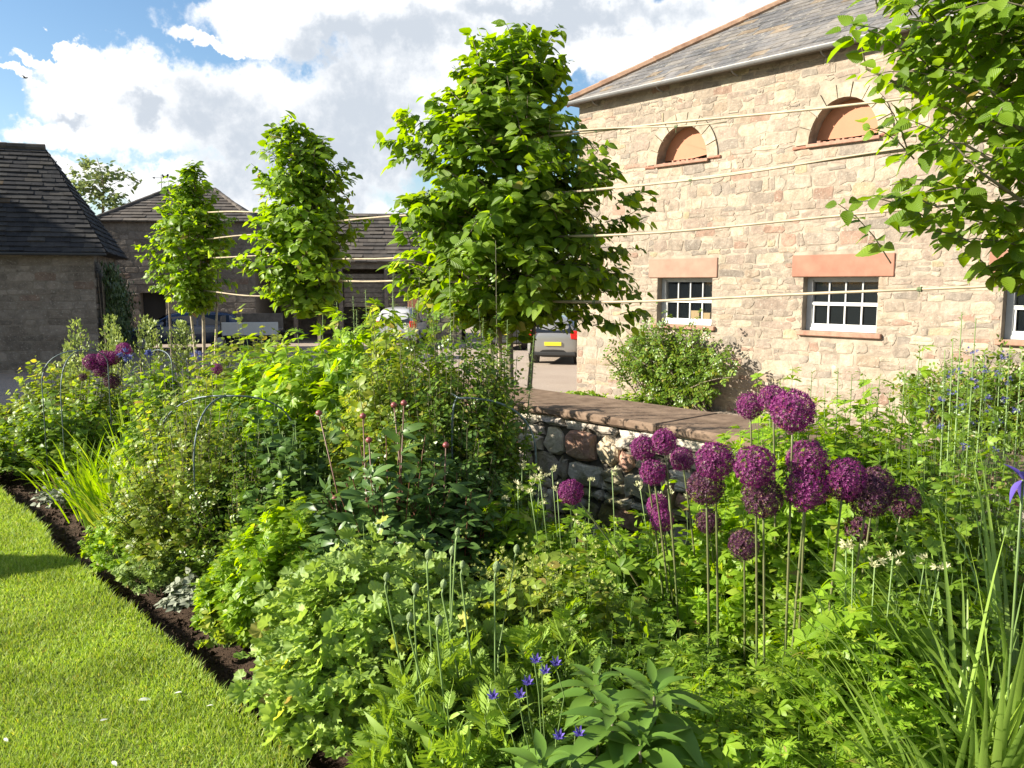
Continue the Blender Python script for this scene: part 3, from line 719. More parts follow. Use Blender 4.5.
# ivy on the end wall of that barn
ivy = empty('ivy', LO + lx * .12 + ly * .1, PHI, 'dark ivy climbing the end wall of the shaded left barn', 'climber')
n = 5200; RNG = np.random.default_rng(4)
yy = unif(-.05, 5.2, n); zz = RNG.uniform(0, 1, n) ** .8 * (EL - .15) * (1 - .06 * yy); xx = np.abs(rnd(n)) * .16 + .02 + .12 * np.sin(yy * 3 + zz * 2.2) ** 2
V, F, UV = scatter(T['tiny'], np.stack([xx, yy, zz], 1), np.stack([unif(.1, .5, n), rnd(n) * .5, -np.ones(n)], 1), np.stack([np.ones(n), rnd(n) * .5, np.full(n, .4)], 1), unif(.10, .18, n))
mesh_tris('foliage', V, F, M['ivy_leaf'], ivy, uv=UV)
k = 26; a = np.stack([np.full(k, .03), np.linspace(.1, 4.8, k), np.zeros(k)], 1); b = a + np.stack([np.full(k, .05), rnd(k) * .5, unif(1.8, EL - .3, k)], 1)
V, F = tubes(bez(a, (a + b) / 2 + rnd(k, 3) * .1 * np.array([.2, 1, 1]), b, np.linspace(0, 1, 6)), np.linspace(.02, .008, 6)[None] * np.ones((k, 1))); mesh_tris('stems', V, F, M['bark'], ivy)

# ------------------------------------------------------------------ unseen house shape added on the left to cast shade on the left barn
mb = MB(); mb.box(-29, -22.9, 14.0, 30.5, YARD - .3, 7.9); fh = mb.build('shadow_house', M['shed_mortar'])
tag(fh, 'unseen grey house shape added to cast shade on the left barn', 'house')
mb = MB(); zr2 = 9.8
mb.poly([(-29.3, 13.7, 7.8), (-22.6, 13.7, 7.8), (-26, 14, zr2)]); mb.poly([(-29.3, 30.8, 7.8), (-22.6, 30.8, 7.8), (-26, 30.5, zr2)])
mb.poly([(-22.6, 13.7, 7.8), (-22.6, 30.8, 7.8), (-26, 30.5, zr2), (-26, 14, zr2)]); mb.poly([(-29.3, 13.7, 7.8), (-29.3, 30.8, 7.8), (-26, 30.5, zr2), (-26, 14, zr2)])
mb.build('roof', M['shed_slate'], fh)

# ------------------------------------------------------------------ middle barn with hipped roof
MO = at(104, 345, 34); MO[2] = YARD; PM = R(6)
mbn = empty('hipped_barn', MO, PM, 'square brown stone barn with a hipped roof and weathervane behind the smallest pleached tree', 'barn')
EM = float(at(104, 221, 34)[2] - YARD); WM = 6.1; DM = 5.6; RM = float(at(155, 188, 36.5)[2] - YARD - EM)
random.seed(9); mb = MB(); masonry(mb, WM, -.4, EM, [(1.5, 2.5, -.4, 2.1, 0)], ch=(.2, .34), cw=(.3, .8), prot=(.004, .02), gap=.02)
reveal(mb, (1.5, 2.5, -.4, 2.1, 0), .4, 1); mb.poly([(1.5, .4, -.4), (2.5, .4, -.4), (2.5, .4, 2.1), (1.5, .4, 2.1)], 2)
for p in ([(0, 0, -.4), (0, DM, -.4), (0, DM, EM), (0, 0, EM)], [(WM, 0, -.4), (WM, DM, -.4), (WM, DM, EM), (WM, 0, EM)], [(0, DM, -.4), (WM, DM, -.4), (WM, DM, EM), (0, DM, EM)]): mb.poly(p, 1)
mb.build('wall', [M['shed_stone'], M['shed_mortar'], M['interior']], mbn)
mb = MB(); o_ = .2; hx = DM / 2 + o_; pm = math.atan2(RM, hx); ridge_l = 2.3
slates(mb, (-o_, -o_, EM), (1, 0, 0), (0, math.cos(pm), math.sin(pm)), (0, -math.sin(pm), math.cos(pm)), lambda t: t * math.cos(pm) * ridge_l / hx, lambda t: WM + 2 * o_ - t * math.cos(pm) * ridge_l / hx, hx / math.cos(pm), e=.3, w=(.3, .6), th=.03)
A0, A1, A2, A3 = (-o_, -o_, EM), (-o_, DM + o_, EM), (ridge_l - o_, DM / 2, EM + RM), (WM + o_ - ridge_l, DM / 2, EM + RM)
sl_ = math.hypot(ridge_l, RM)
slates(mb, (-o_, DM + o_, EM), (0, -1, 0), (ridge_l / sl_, 0, RM / sl_), (-RM / sl_, 0, ridge_l / sl_), lambda t: t / sl_ * hx, lambda t: 2 * hx - t / sl_ * hx, sl_, e=.3, w=(.3, .6), th=.03)
mb.poly([(WM + o_, -o_, EM), (WM + o_, DM + o_, EM), A3], 1); mb.poly([A1, (WM + o_, DM + o_, EM), A3, A2], 1); mb.poly([A0, A1, (WM + o_, DM + o_, EM), (WM + o_, -o_, EM)], 1)
r_ = mb.build('roof', [M['shed_slate'], M['shed_mortar']], mbn)
mb = MB(); tiles(mb, A0, A2, .1); tiles(mb, A2, A3, .1); tiles(mb, (WM + o_, -o_, EM), A3, .1); mb.build('ridge_tiles', M['shed_slate'], r_)
mb = MB(); wz = EM + RM; px_, py_ = ridge_l - o_ - .35, DM / 2
mb.tube([(px_, py_, wz - .2), (px_, py_, wz + .62)], .014, 6); mb.tube([(px_ - .2, py_, wz + .3), (px_ + .2, py_, wz + .3)], .009, 5); mb.tube([(px_, py_ - .2, wz + .3), (px_, py_ + .2, wz + .3)], .009, 5)
mb.tube([(px_ - .3, py_, wz + .48), (px_ + .28, py_, wz + .48)], .010, 5)
q = [(-.38, .48), (-.27, .53), (-.27, .43)]; mb.add([(px_ + a, py_ - .006, wz + b) for a, b in q] + [(px_ + a, py_ + .006, wz + b) for a, b in q], [(0, 1, 2), (5, 4, 3), (0, 3, 4, 1), (1, 4, 5, 2), (2, 5, 3, 0)])
q = [(.06, .49), (.28, .50), (.34, .62), (.27, .66), (.22, .58), (.12, .57), (.08, .64), (.03, .62)]; n = len(q); mb.add([(px_ + a, py_ - .006, wz + b) for a, b in q] + [(px_ + a, py_ + .006, wz + b) for a, b in q], [tuple(range(n)), tuple(range(2 * n - 1, n - 1, -1))] + [(k, k + n, (k + 1) % n + n, (k + 1) % n) for k in range(n)])
mb.build('weathervane', M['iron'], mbn)

# ------------------------------------------------------------------ long open-fronted cart shed behind the second tree
SO = at(246, 345, 35); SO[2] = YARD; PS = R(4); shed = empty('cart_shed', SO, PS, 'long dark open fronted cart shed with a low slate roof behind the middle pleached tree', 'shed')
WS = 9.2; ES = float(at(330, 262, 35)[2] - YARD); TS = float(at(330, 216, 38)[2] - YARD); DS = 6.0
mb = MB(); ps = math.atan2(TS - ES, DS / 2); slates(mb, (-.2, -.2, ES), (1, 0, 0), (0, math.cos(ps), math.sin(ps)), (0, -math.sin(ps), math.cos(ps)), lambda t: 0, lambda t: WS + .4, (DS / 2 + .2) / math.cos(ps), e=.3, w=(.3, .6), th=.04)
mb.poly([(-.2, DS + .2, ES), (WS + .2, DS + .2, ES), (WS + .2, DS / 2, TS), (-.2, DS / 2, TS)], 1); mb.poly([(-.2, -.2, ES), (WS + .2, -.2, ES), (WS + .2, DS + .2, ES), (-.2, DS + .2, ES)], 1)
for x in (-.2, WS + .2): mb.poly([(x, -.2, ES), (x, DS + .2, ES), (x, DS / 2, TS)], 1)
mb.build('roof', [M['shed_slate'], M['shed_mortar']], shed)
random.seed(77); mb = MB(); tm2 = MB(); masonry(tm2, WS, -.4, ES, (), ch=(.2, .34), cw=(.3, .8), prot=(.006, .03), gap=.02)
mb.v += [(v[0], v[1] + DS, v[2]) for v in tm2.v]; mb.f += tm2.f; mb.m += tm2.m
for x in (0, WS): mb.poly([(x, 0, -.4), (x, DS, -.4), (x, DS, ES), (x, 0, ES)], 1)
mb.build('wall', [M['shed_stone'], M['shed_mortar']], shed)
for x in (.1, 2.0, 3.9, 5.8, 7.6): mb = MB(); mb.box(x, x + .16, 0, .16, -.3, ES - .2, 0, .01); mb.build('post', M['wood_dark'], shed)
mb = MB(); mb.box(0, WS, -.02, .14, ES - .28, ES - .01, 0, .01); mb.build('beam', M['wood_dark'], shed)
mb = MB()
for k in range(7): mb.box(4.1, 7.5, .2, .23, 1.5 + k * .2, 1.68 + k * .2)
mb.build('boarding', M['wood_dark'], shed)
x = 6.8; mb = MB(); mb.box(x, x + .42, -.35, .0, -.3, 1.9, 0, .01); mb.build('pier', M['brick'], shed)
mb = MB(); tmm = MB(); masonry(tmm, 1.8, -.3, 1.9, (), ch=(.2, .3), cw=(.25, .5), prot=(.01, .03)); mb.v += [(v[0] + x + .45, v[1] - .3, v[2]) for v in tmm.v]; mb.f += tmm.f; mb.m += tmm.m
mb.box(x + .45, x + 2.25, -.295, -.1, -.3, 1.9, 1); mb.build('side_wall', [M['arch_stone'], M['shed_mortar']], shed)

# ------------------------------------------------------------------ ground
def grid_sheet(name, xs, ys, zf, m, kind='structure', warp=None):
    X, Y = np.meshgrid(xs, ys); Z = zf(X, Y); V = np.stack([X, Y, Z], -1).reshape(-1, 3)
    nx = len(xs); i, j = np.meshgrid(np.arange(nx - 1), np.arange(len(ys) - 1)); a = (j * nx + i).ravel()
    F = np.concatenate([np.stack([a, a + 1, a + nx + 1], 1), np.stack([a, a + nx + 1, a + nx], 1)])
    o = mesh_tris(name, V, F, m); return tag(o, kind=kind)
def sn(x, y, s, seed=0):
    r = np.random.default_rng(seed); v = 0
    for k in range(6):
        a = r.uniform(0, 6.28); f = s * r.uniform(.6, 1.9); v = v + np.sin((x * math.cos(a) + y * math.sin(a)) * f + r.uniform(0, 6.28))
    return v / 6
m, nt, out = mat('yard gravel'); oc = objco(nt)
c = ramp(nt, noise(nt, .8, 6, .6, oc), [(.3, (.27, .20, .15)), (.7, (.38, .30, .23))]); c = mixc(nt, .5, c, ramp(nt, noise(nt, 40, 3, .6, oc), [(.35, (.18, .14, .11)), (.65, (.44, .37, .30))]))
pb = N(nt, 'ShaderNodeBsdfPrincipled', {'Base Color': c, 'Roughness': .95}); nt.links.new(bump(nt, noise(nt, 30, 4, .6, oc), .8, .02), pb.inputs['Normal']); nt.links.new(pb.outputs[0], out.inputs[0]); M['gravel'] = m
m, nt, out = mat('meadow'); oc = objco(nt)
c = ramp(nt, noise(nt, .05, 6, .6, oc), [(.3, (.06, .10, .025)), (.7, (.12, .16, .04))]); pb = N(nt, 'ShaderNodeBsdfPrincipled', {'Base Color': c, 'Roughness': .95}); nt.links.new(pb.outputs[0], out.inputs[0]); M['meadow'] = m
m, nt, out = mat('lawn turf'); oc = objco(nt)
c = ramp(nt, noise(nt, 1.6, 7, .65, oc), [(.3, (.13, .21, .030)), (.7, (.26, .31, .06))]); c = mixc(nt, .5, c, ramp(nt, noise(nt, 130, 3, .7, oc), [(.35, (.06, .10, .015)), (.65, (.25, .33, .06))]))
pb = N(nt, 'ShaderNodeBsdfPrincipled', {'Base Color': c, 'Roughness': .9, 'Specular IOR Level': .2}); nt.links.new(bump(nt, noise(nt, 150, 4, .7, oc), 1, .02), pb.inputs['Normal']); nt.links.new(pb.outputs[0], out.inputs[0]); M['turf'] = m
m, nt, out = mat('garden soil'); oc = objco(nt)
c = ramp(nt, noise(nt, 25, 8, .7, oc), [(.3, (.030, .019, .013)), (.6, (.085, .055, .036)), (.8, (.14, .10, .07))])
pb = N(nt, 'ShaderNodeBsdfPrincipled', {'Base Color': c, 'Roughness': .95, 'Specular IOR Level': .15}); nt.links.new(bump(nt, noise(nt, 60, 6, .7, oc), 1, .03), pb.inputs['Normal']); nt.links.new(pb.outputs[0], out.inputs[0]); M['soil'] = m
g = grid_sheet('ground', np.linspace(-900, 900, 31), np.linspace(-900, 900, 31), lambda x, y: x * 0 + YARD - .02, M['meadow'])
g = grid_sheet('yard', np.linspace(-32, 25, 60), np.linspace(2, 48, 50), lambda x, y: YARD + .012 * sn(x, y, 1.5) - 0 * x, M['gravel'])
AEND = 13.2
def edge_c(a): return 1.27 + .035 * np.sin(a * 1.9 + .5) + .02 * np.sin(a * 5.1)
def sheet_ac(name, aa, cc, zf, m):
    A, Cc = np.meshgrid(aa, cc); 
    X = UU[0] * A + NN[0] * Cc; Y = UU[1] * A + NN[1] * Cc; Z = zf(A, Cc); V = np.stack([X, Y, Z], -1).reshape(-1, 3); nx = len(aa)
    i, j = np.meshgrid(np.arange(nx - 1), np.arange(len(cc) - 1)); a = (j * nx + i).ravel()
    F = np.concatenate([np.stack([a, a + nx + 1, a + 1], 1), np.stack([a, a + nx, a + nx + 1], 1)])
    return tag(mesh_tris(name, V, F, m), kind='structure')
def bank(A): return np.where(A > AEND, -np.minimum((A - AEND) / 2.2, 1) * (-(YARD) + .06), 0)
def soil_z(A, Cc):
    e = np.clip((Cc - edge_c(A)) / .13, 0, 1)
    return -.09 * e * (1 - .75 * np.clip((Cc - edge_c(A) - .15) / .5, 0, 1)) + .014 * sn(A + .13 * sn(A, Cc, 9, 21), Cc + .13 * sn(A, Cc, 8, 22), 17, 3) * e + .008 * sn(A, Cc, 47, 4) * sn(A, Cc, 31, 5) * 2 * e + bank(A) - .004
sheet_ac('flower_bed_soil', np.concatenate([np.linspace(-3, 9, 420), np.linspace(9.1, 16.5, 60)]), np.concatenate([np.linspace(1.15, 2.6, 70), np.linspace(2.62, 4.45, 22)]), soil_z, M['soil'])
def lawn_z(A, Cc): return .012 + .008 * sn(A, Cc, 2.2, 8) + bank(A) - np.clip((Cc - edge_c(A) + .03) / .03, 0, 1) * .11
aa = np.concatenate([np.linspace(-6, 9, 240), np.linspace(9.2, 16.5, 40)])
A, K = np.meshgrid(aa, np.concatenate([np.linspace(-16, -4, 12), np.linspace(-3.8, 1, 60), np.linspace(1.02, 1.1, 3) - .0, [1.0]])[:-1])
sheet_ac('lawn', aa, np.concatenate([np.linspace(-16, -4, 12), np.linspace(-3.8, 1.0, 50), np.linspace(1.02, 1.36, 30)]), lawn_z, M['turf'])
# the bank under the low wall down to the yard, and the planted ground behind the wall on the right
# short mown blades
RNG = np.random.default_rng(8)
n = 900000; a = RNG.uniform(0, 1, n) ** 1.3 * 8 + 1.3; cc = 1.30 - RNG.uniform(0, 1, n) ** .9 * 3.6
ok = cc < edge_c(a) + .015; a, cc = a[ok], cc[ok]
P = UU * a[:, None] + NN * cc[:, None]; xr = P[:, 0] / P[:, 1]; ok = (xr > -.70) & (P[:, 1] > 2.3) & (P[:, 1] < 8.5); P, a, cc = P[ok], a[ok], cc[ok]
P[:, 2] = .012 + .008 * sn(a, cc, 2.2, 8) - .004; n = len(P); print('grass', n)
clumpk = .7 + .5 * sn(P[:, 0], P[:, 1], 14, 12); edge = np.clip((cc - edge_c(a) + .05) / .05, 0, 1)
hgt = unif(.010, .028, n) * np.clip(clumpk + .4, .35, 2) * (1 + .35 * edge); az = unif(0, 6.28, n); w = unif(.0018, .0036, n) * np.clip(P[:, 1] / 3, 1, 2)
sd = np.stack([np.cos(az), np.sin(az), np.zeros(n)], 1) * w[:, None]; ln = np.stack([rnd(n) * .5, rnd(n) * .5, np.ones(n)], 1) + NN * edge[:, None] * .35
V = np.stack([P - sd, P + sd, P + ln * hgt[:, None]], 1).reshape(-1, 3); F = np.arange(n * 3).reshape(-1, 3)
tag(mesh_tris('grass', V, F, M['grass_blade']), 'short mown lawn grass along the bed edge', 'grass', kind='stuff')
# clods
RNG = np.random.default_rng(31)
n = 5200; a = unif(1.4, 9, n); cc = edge_c(a) + .05 + RNG.uniform(0, 1, n) ** 1.3 * .9
P = UU * a[:, None] + NN * cc[:, None]; P[:, 2] = soil_z(a, cc) + .004
oct_ = np.array([(1, 0, 0), (-1, 0, 0), (0, 1, 0), (0, -1, 0), (0, 0, 1), (0, 0, -1.)]); of = np.array([(0, 2, 4), (2, 1, 4), (1, 3, 4), (3, 0, 4), (2, 0, 5), (1, 2, 5), (3, 1, 5), (0, 3, 5)])
S = RNG.uniform(0, 1, n) ** 3 * .022 + .004
W = P[:, None] + oct_[None] * S[:, None, None] * unif(.5, 1.3, n, 6)[..., None]
tag(mesh_tris('soil_clods', W.reshape(-1, 3), (of[None] + (np.arange(n) * 6)[:, None, None]).reshape(-1, 3), M['soil'], smooth=False), 'loose crumbs of dark soil along the bed edge', 'soil', kind='stuff')

# ------------------------------------------------------------------ low garden wall
wallE = UU * 3.0 + NN * WALL_C; wa0, wa1 = 1.1, 7.2
gw = empty('low_garden_wall', ac(wa1, WALL_C, 0), math.atan2(bx[1], bx[0]), 'low rubble stone garden wall with mossy joints and brown sandstone coping', 'wall')
HW = .80; TW = .55; LW = wa1 - wa0
random.seed(14); mb = MB(); masonry(mb, LW, -.15, HW, (), ch=(.07, .20), cw=(.09, .32), prot=(.012, .055), gap=.014, j=.022, split=.4)
mb.box(0, LW, .001, TW, YARD - .2, HW, 1); mb.build('stonework', [M['garden_stone'], M['dark_mortar']], gw)
x = 0; mb = MB()
while x < LW:
    w = random.uniform(.7, 1.2); k = random.uniform(-.006, .006); mb.box(x + .004, min(x + w, LW) - .004, -.065 + k, TW + .05, HW + .002, HW + .060 + k, 0, .014); x += w
mb.build('coping', M['coping'], gw)
# ------------------------------------------------------------------ cars
def car(label, loc, rz, paint, L=4.2, W=1.72, H=1.55, name='parked_car', group='cars parked in the yard', plate='plate_yellow', mpv=True):
    root = empty(name, loc, rz, label, 'car', group)
    # stations: x, z_bottom, z_belt, half width, z_roof, half roof width   (front at +x)
    zb = .22; S = [(-L / 2, .42, .72, W / 2 - .16, .90, W / 2 - .24), (-L / 2 + .05, .30, .84, W / 2 - .05, 1.02, W / 2 - .16), (-L / 2 + .16, zb, .90, W / 2, H - .22, W / 2 - .22), (-L / 2 + .42, zb, .92, W / 2, H - .03, W / 2 - .24),
         (-L / 2 + 1.3, zb, .92, W / 2, H, W / 2 - .23), (.1, zb, .90, W / 2, H, W / 2 - .23), (L / 2 - 1.65, zb, .90, W / 2, H - .10, W / 2 - .25), (L / 2 - 1.0, zb, .88, W / 2, .98, W / 2 - .22), (L / 2 - .4, zb, .74, W / 2 - .04, .86, W / 2 - .22), (L / 2 - .08, .28, .62, W / 2 - .14, .70, W / 2 - .3), (L / 2, .36, .52, W / 2 - .28, .56, W / 2 - .4)]
    def sec(s):
        x, z0, zB, w, zt, wt = s
        h = [(w * .90, z0), (w, z0 + .16), (w * 1.0, (z0 + zB) / 2), (w * .985, zB - .03), (w * .95, zB), ((w * .95 + wt) / 2 + .015, (zB + zt) / 2), (wt - .03, zt - .06), (wt * .78, zt), (0, zt + .02)]
        return [(x, -y, z) for y, z in h] + [(x, y, z) for y, z in h[-2::-1]]
    mb = MB(); rows = [sec(s) for s in S]; m = len(rows[0]); mb.v = sum(rows, [])
    for i in range(len(S) - 1):
        for k in range(m - 1): mb.f.append((i * m + k, i * m + k + 1, (i + 1) * m + k + 1, (i + 1) * m + k)); mb.m.append(0)
        mb.f.append((i * m + m - 1, i * m, (i + 1) * m, (i + 1) * m + m - 1)); mb.m.append(1)
    mb.f.append(tuple(range(m - 1, -1, -1))); mb.m.append(0); e = (len(S) - 1) * m; mb.f.append(tuple(e + k for k in range(m))); mb.m.append(0)
    body = mb.build('body', [M[paint], M['plastic']], root, True); md = body.modifiers.new('s', 'SUBSURF'); md.levels = md.render_levels = 2
    def side(x0, x1, sg):   # side glass between belt and roof
        mb = MB(); q = []
        for x, tb in ((x0, 0), (x1, 0), (x1, 1), (x0, 1)):
            xs = [s[0] for s in S]; g = lambda i: float(np.interp(x, xs, [s[i] for s in S])); zB, w, zt, wt = g(2), g(3), g(4), g(5)
            ya, za, yb_, zb_ = w * .95, zB + .04, wt + .02, zt - .12
            q.append((x, sg * ((ya if not tb else yb_ + .02) + .012), za if not tb else zb_))
        mb.poly(q); return mb.build('side_window', M['car_glass'], root)
    for sg in (-1, 1): side(-L / 2 + .45, -.62, sg); side(-.55, .45, sg); side(.5, 1.02, sg)
    mb = MB(); yw = W / 2 - .26; mb.poly([(-L / 2 + .02, -yw, 1.0), (-L / 2 + .02, yw, 1.0), (-L / 2 + .21, yw - .08, H - .20), (-L / 2 + .21, -yw + .08, H - .20)]); mb.build('rear_window', M['car_glass'], root)
    mb = MB(); mb.poly([(L / 2 - 1.00, -yw, 1.0), (L / 2 - 1.00, yw, 1.0), (L / 2 - 1.62, yw - .05, H - .13), (L / 2 - 1.62, -yw + .05, H - .13)]); mb.build('windscreen', M['car_glass'], root)
    for sg in (-1, 1):
        mb = MB(); mb.box(-L / 2 - .0, -L / 2 + .20, min(sg * (W / 2 - .30), sg * (W / 2 - .035)), max(sg * (W / 2 - .30), sg * (W / 2 - .035)), .78, 1.06, 0, .035); mb.build('tail_light', M['red_lens'], root)
        mb = MB(); mb.box(L / 2 - .42, L / 2 - .05, min(sg * (W / 2 - .5), sg * (W / 2 - .12)), max(sg * (W / 2 - .5), sg * (W / 2 - .12)), .58, .74, 0, .04); mb.build('headlight', M['white_lens'], root)
        mb = MB(); mb.box(.85, 1.05, min(sg * (W / 2 + .0), sg * (W / 2 + .17)), max(sg * (W / 2), sg * (W / 2 + .17)), .96, 1.10, 0, .03); mb.build('mirror', M['plastic'], root)
    for x in (-L / 2 + .78, L / 2 - .80):
        for sg in (-1, 1):
            y = sg * (W / 2 - .10); mb = MB(); mb.tube([(x, y - .10, .31), (x, y - .085, .31), (x, y + .085, .31), (x, y + .105, .31)], [.28, .31, .31, .28], 20); w = mb.build('wheel', M['rubber'], root, False)
            mb = MB(); mb.tube([(x, y + sg * .095, .31), (x, y + sg * .113, .31)], [.2, .17], 14); mb.build('rim', M['alloy'], w)
            mb = MB(); mb.tube([(x, sg * (W / 2 - .25), .33), (x, sg * (W / 2 + .004), .33)], .36, 20); mb.build('wheel_arch', M['plastic'], root)
    mb = MB(); mb.box(-L / 2 - .025, -L / 2 + .02, -.26, .26, .60, .71); mb.build('rear_plate', M[plate], root)
    mb = MB(); mb.box(L / 2 - .02, L / 2 + .02, -.26, .26, .36, .47); mb.build('front_plate', M['plate_white'], root)
    mb = MB(); mb.box(-L / 2 - .01, -L / 2 + .2, -W / 2 + .1, W / 2 - .1, .26, .42, 0, .05); mb.build('bumper', M['plastic'], root)
    mb = MB(); mb.box(L / 2 - .12, L / 2 + .005, -.4, .4, .5, .62, 0, .03); mb.build('grille', M['plastic'], root)
    return root
def yard_pt(px, Y): p = at(px, 300, Y); p[2] = YARD; return p
def heading(dx, dy): return math.atan2(dy, dx)
car('silver hatchback with yellow rear plate parked against the corner of the tall stone barn', yard_pt(562, 27.3), heading(.20, .98), 'silver_car', L=3.8, W=1.66, H=1.46)
car('black car in the shade behind the biggest pleached tree', yard_pt(519, 33), heading(.3, .95), 'black_car', L=4.3)
car('white car half hidden behind tall flower spikes in front of the cart shed', yard_pt(402, 33.8), heading(.02, 1), 'white_car', L=4.0)
car('dark blue car with bright headlights parked before the hipped barn', yard_pt(181, 31.5), heading(-.95, -.3), 'navy_car', L=4.3, H=1.45)
# small white trailer / flatbed
tp = yard_pt(249, 30.5); t = empty('flatbed_trailer', tp, R(8), 'small flatbed trailer with a long white side panel in front of the shed', 'trailer')
mb = MB(); mb.box(-1.0, 1.0, 0, 1.4, .72, .80, 0, .01); mb.build('bed', M['wood_dark'], t)
mb = MB(); mb.box(-1.0, 1.0, -.04, -.005, .60, 1.08, 0, .01); mb.build('side_panel', M['white_paint'], t)
mb = MB(); mb.box(-1.0, 1.0, 1.41, 1.44, .72, 1.35, 0, .01); mb.box(-1.05, -1.01, 0, 1.4, .72, 1.3, 0, .01); mb.build('rear_panel', M['wood_dark'], t)
for x in (-.3, .35):
    for y in (-.02, 1.42): mb = MB(); mb.tube([(x, y - .08, .3), (x, y + .08, .3)], .3, 16); mb.build('wheel', M['rubber'], t)
for x in (-.95, .95): mb = MB(); mb.box(x - .03, x + .03, .02, .08, 0, .72); mb.build('leg', M['iron'], t)
mb = MB(); mb.tube([(1.0, .7, .7), (1.9, .7, .6), (2.0, .7, .62)], .04, 6); mb.build('drawbar', M['iron'], t)
# bird far up on the left
bp = at(25, 78, 45); b = MB()
b.tube([(-.14, 0, 0), (-.06, 0, .01), (.05, 0, .0), (.13, 0, .02), (.17, 0, .015)], [.006, .03, .035, .02, .004], 7)
for sg in (-1, 1): b.add([(-.05, 0, .02), (.06, 0, .02), (.02, sg * .18, .09), (-.04, sg * .17, .08), (-.05, sg * .36, .05), (-.01, sg * .2, .10)], [(0, 1, 2, 3), (3, 2, 4), (3, 2, 1, 0)])
o = b.build('bird', M['iron']); o.location = bp; tag(o, 'tiny dark bird flying high in the blue part of the sky', 'bird')

# ------------------------------------------------------------------ pleached trees
def env_px(rows, Y, tx):  # rows (py, pxl, pxr) -> (z, xl, xr) relative to trunk x
    out = []
    for py, l, r in rows:
        z = at(512, py, Y)[2]; out.append((z, at(l, py, Y)[0] - tx, at(r, py, Y)[0] - tx))
    return out
def row_pt(px, py=300): return on_row(px, py, ROW_C)
t1 = row_pt(512, 370); t2 = row_pt(320, 330); t3 = row_pt(203, 330)
e1 = env_px([(22, 488, 545), (45, 455, 560), (75, 452, 566), (105, 410, 572), (135, 402, 598), (165, 400, 618), (200, 397, 630), (235, 396, 632), (265, 398, 628), (290, 412, 615), (303, 425, 590), (316, 445, 545)], t1[1], t1[0])
ex1 = [np.array([at(px, py, t1[1] - .1)[0] - t1[0], RNG.normal() * .15, at(px, py, t1[1])[2]]) for px, py in ((640, 290), (625, 300), (612, 318), (645, 245), (600, 312), (630, 280), (548, 310), (566, 314), (582, 316), (556, 306), (590, 308), (648, 310), (640, 325), (400, 105), (392, 160), (395, 215), (393, 250), (560, 30), (470, 35), (450, 60), (565, 60))]
tree('tallest pleached tree in the middle with a dense broad crown of toothed leaves', t1, e1, .125, 700, 15, seed=5, trunk_r=.045, twig=.34, extra=ex1, limbs=60, dens_out=.42, fork=2)
e2 = env_px([(112, 274, 290), (135, 272, 334), (160, 266, 340), (190, 262, 352), (215, 255, 356), (240, 250, 354), (265, 252, 352), (288, 262, 348), (308, 280, 342)], t2[1], t2[0])
tree('middle sized pleached tree between the tallest tree and the smallest one', t2, e2, .12, 430, 12, seed=9, trunk_r=.035, tpl='ovate_lo', lm='tree_leaf_far', twig=.32, dens_out=.5, limbs=40, fat=1.18)
e3 = env_px([(160, 185, 200), (180, 170, 212), (200, 162, 216), (220, 158, 226), (245, 154, 230), (270, 154, 230), (290, 160, 226), (306, 178, 215)], t3[1], t3[0])
tree('smallest pleached tree with several pale trunks in front of the hipped barn', t3, e3, .12, 320, 12, seed=14, trunk_r=.04, tpl='ovate_lo', lm='tree_leaf_far', twig=.32, bark='bark_pale', dens_out=.5, fork=2, limbs=30, fat=1.18)
t0 = np.array([2.98, 4.15, 0]); 
e0 = env_px([(-200, 900, 1190), (-120, 880, 1220), (-60, 872, 1230), (0, 868, 1240), (40, 872, 1250), (90, 884, 1250), (140, 900, 1250), (190, 915, 1240), (230, 935, 1240), (265, 985, 1230)], t0[1], t0[0])
ex0 = [np.array([at(px, py, t0[1] + dy)[0] - t0[0], dy, at(px, py, t0[1] + dy)[2]]) for px, py, dy in ((838, 196, -.1), (858, 194, -.1), (880, 192, -.12), (900, 195, -.1), (852, 12, .1), (868, 22, 0), (862, 70, -.1), (885, 95, -.05), (868, 120, -.1), (905, 110, -.2), (900, 150, -.1), (890, 178, 0), (900, 225, -.1), (925, 215, -.1), (945, 235, 0), (1005, 268, -.1), (1018, 255, -.2), (985, 262, 0), (940, 60, -.3), (930, 20, -.2), (900, 40, -.1))]
tree('nearest pleached tree whose leafy boughs hang in from the upper right of the view', t0, e0, .115, 430, 12, seed=23, trunk_r=.05, twig=.36, extra=ex0, limbs=60, dens_out=.45, droop=.3, tpl='ovate_hi')

# cane rails tied from tree to tree
RNG = np.random.default_rng(77)
TW_ = simple('twine', (.10, .13, .06), .9)
def rail(label, pa, pb, sag=.02, r=.0095):
    pa, pb = np.array(pa), np.array(pb); mb = MB(); pts = []; rr = []
    ph = RNG.uniform(0, 6)
    for i in range(15):
        t = i / 14; p = pa + (pb - pa) * t; p = p + np.array([0, 0, -sag * 4 * t * (1 - t) + .008 * math.sin(t * 9 + ph)]); pts.append(p - pa); rr.append(r * (1.15 - .4 * t) * (1.12 if i % 3 == 0 else 1))
    mb.tube(pts, rr, 7); o = mb.build('cane_rail', M['bamboo'], None, True); o.location = pa
    for k in (3, 11):
        q = Vector([float(v) for v in pts[k]]); d = (Vector([float(v) for v in pts[k + 1]]) - q).normalized(); tb = MB(); tb.tube([q - d * .012, q - d * .004, q + d * .006, q + d * .014], [r * 1.25, r * 1.5, r * 1.3, r * 1.55], 7); tb.tube([q, q - Vector((0, 0, .045))], .0018, 4); tb.build('twine_tie', TW_, o)
    tag(o, label, 'cane rail', 'canes tied level between the pleached trees')
def rp(px, py, c=ROW_C): return on_row(px, py, c)
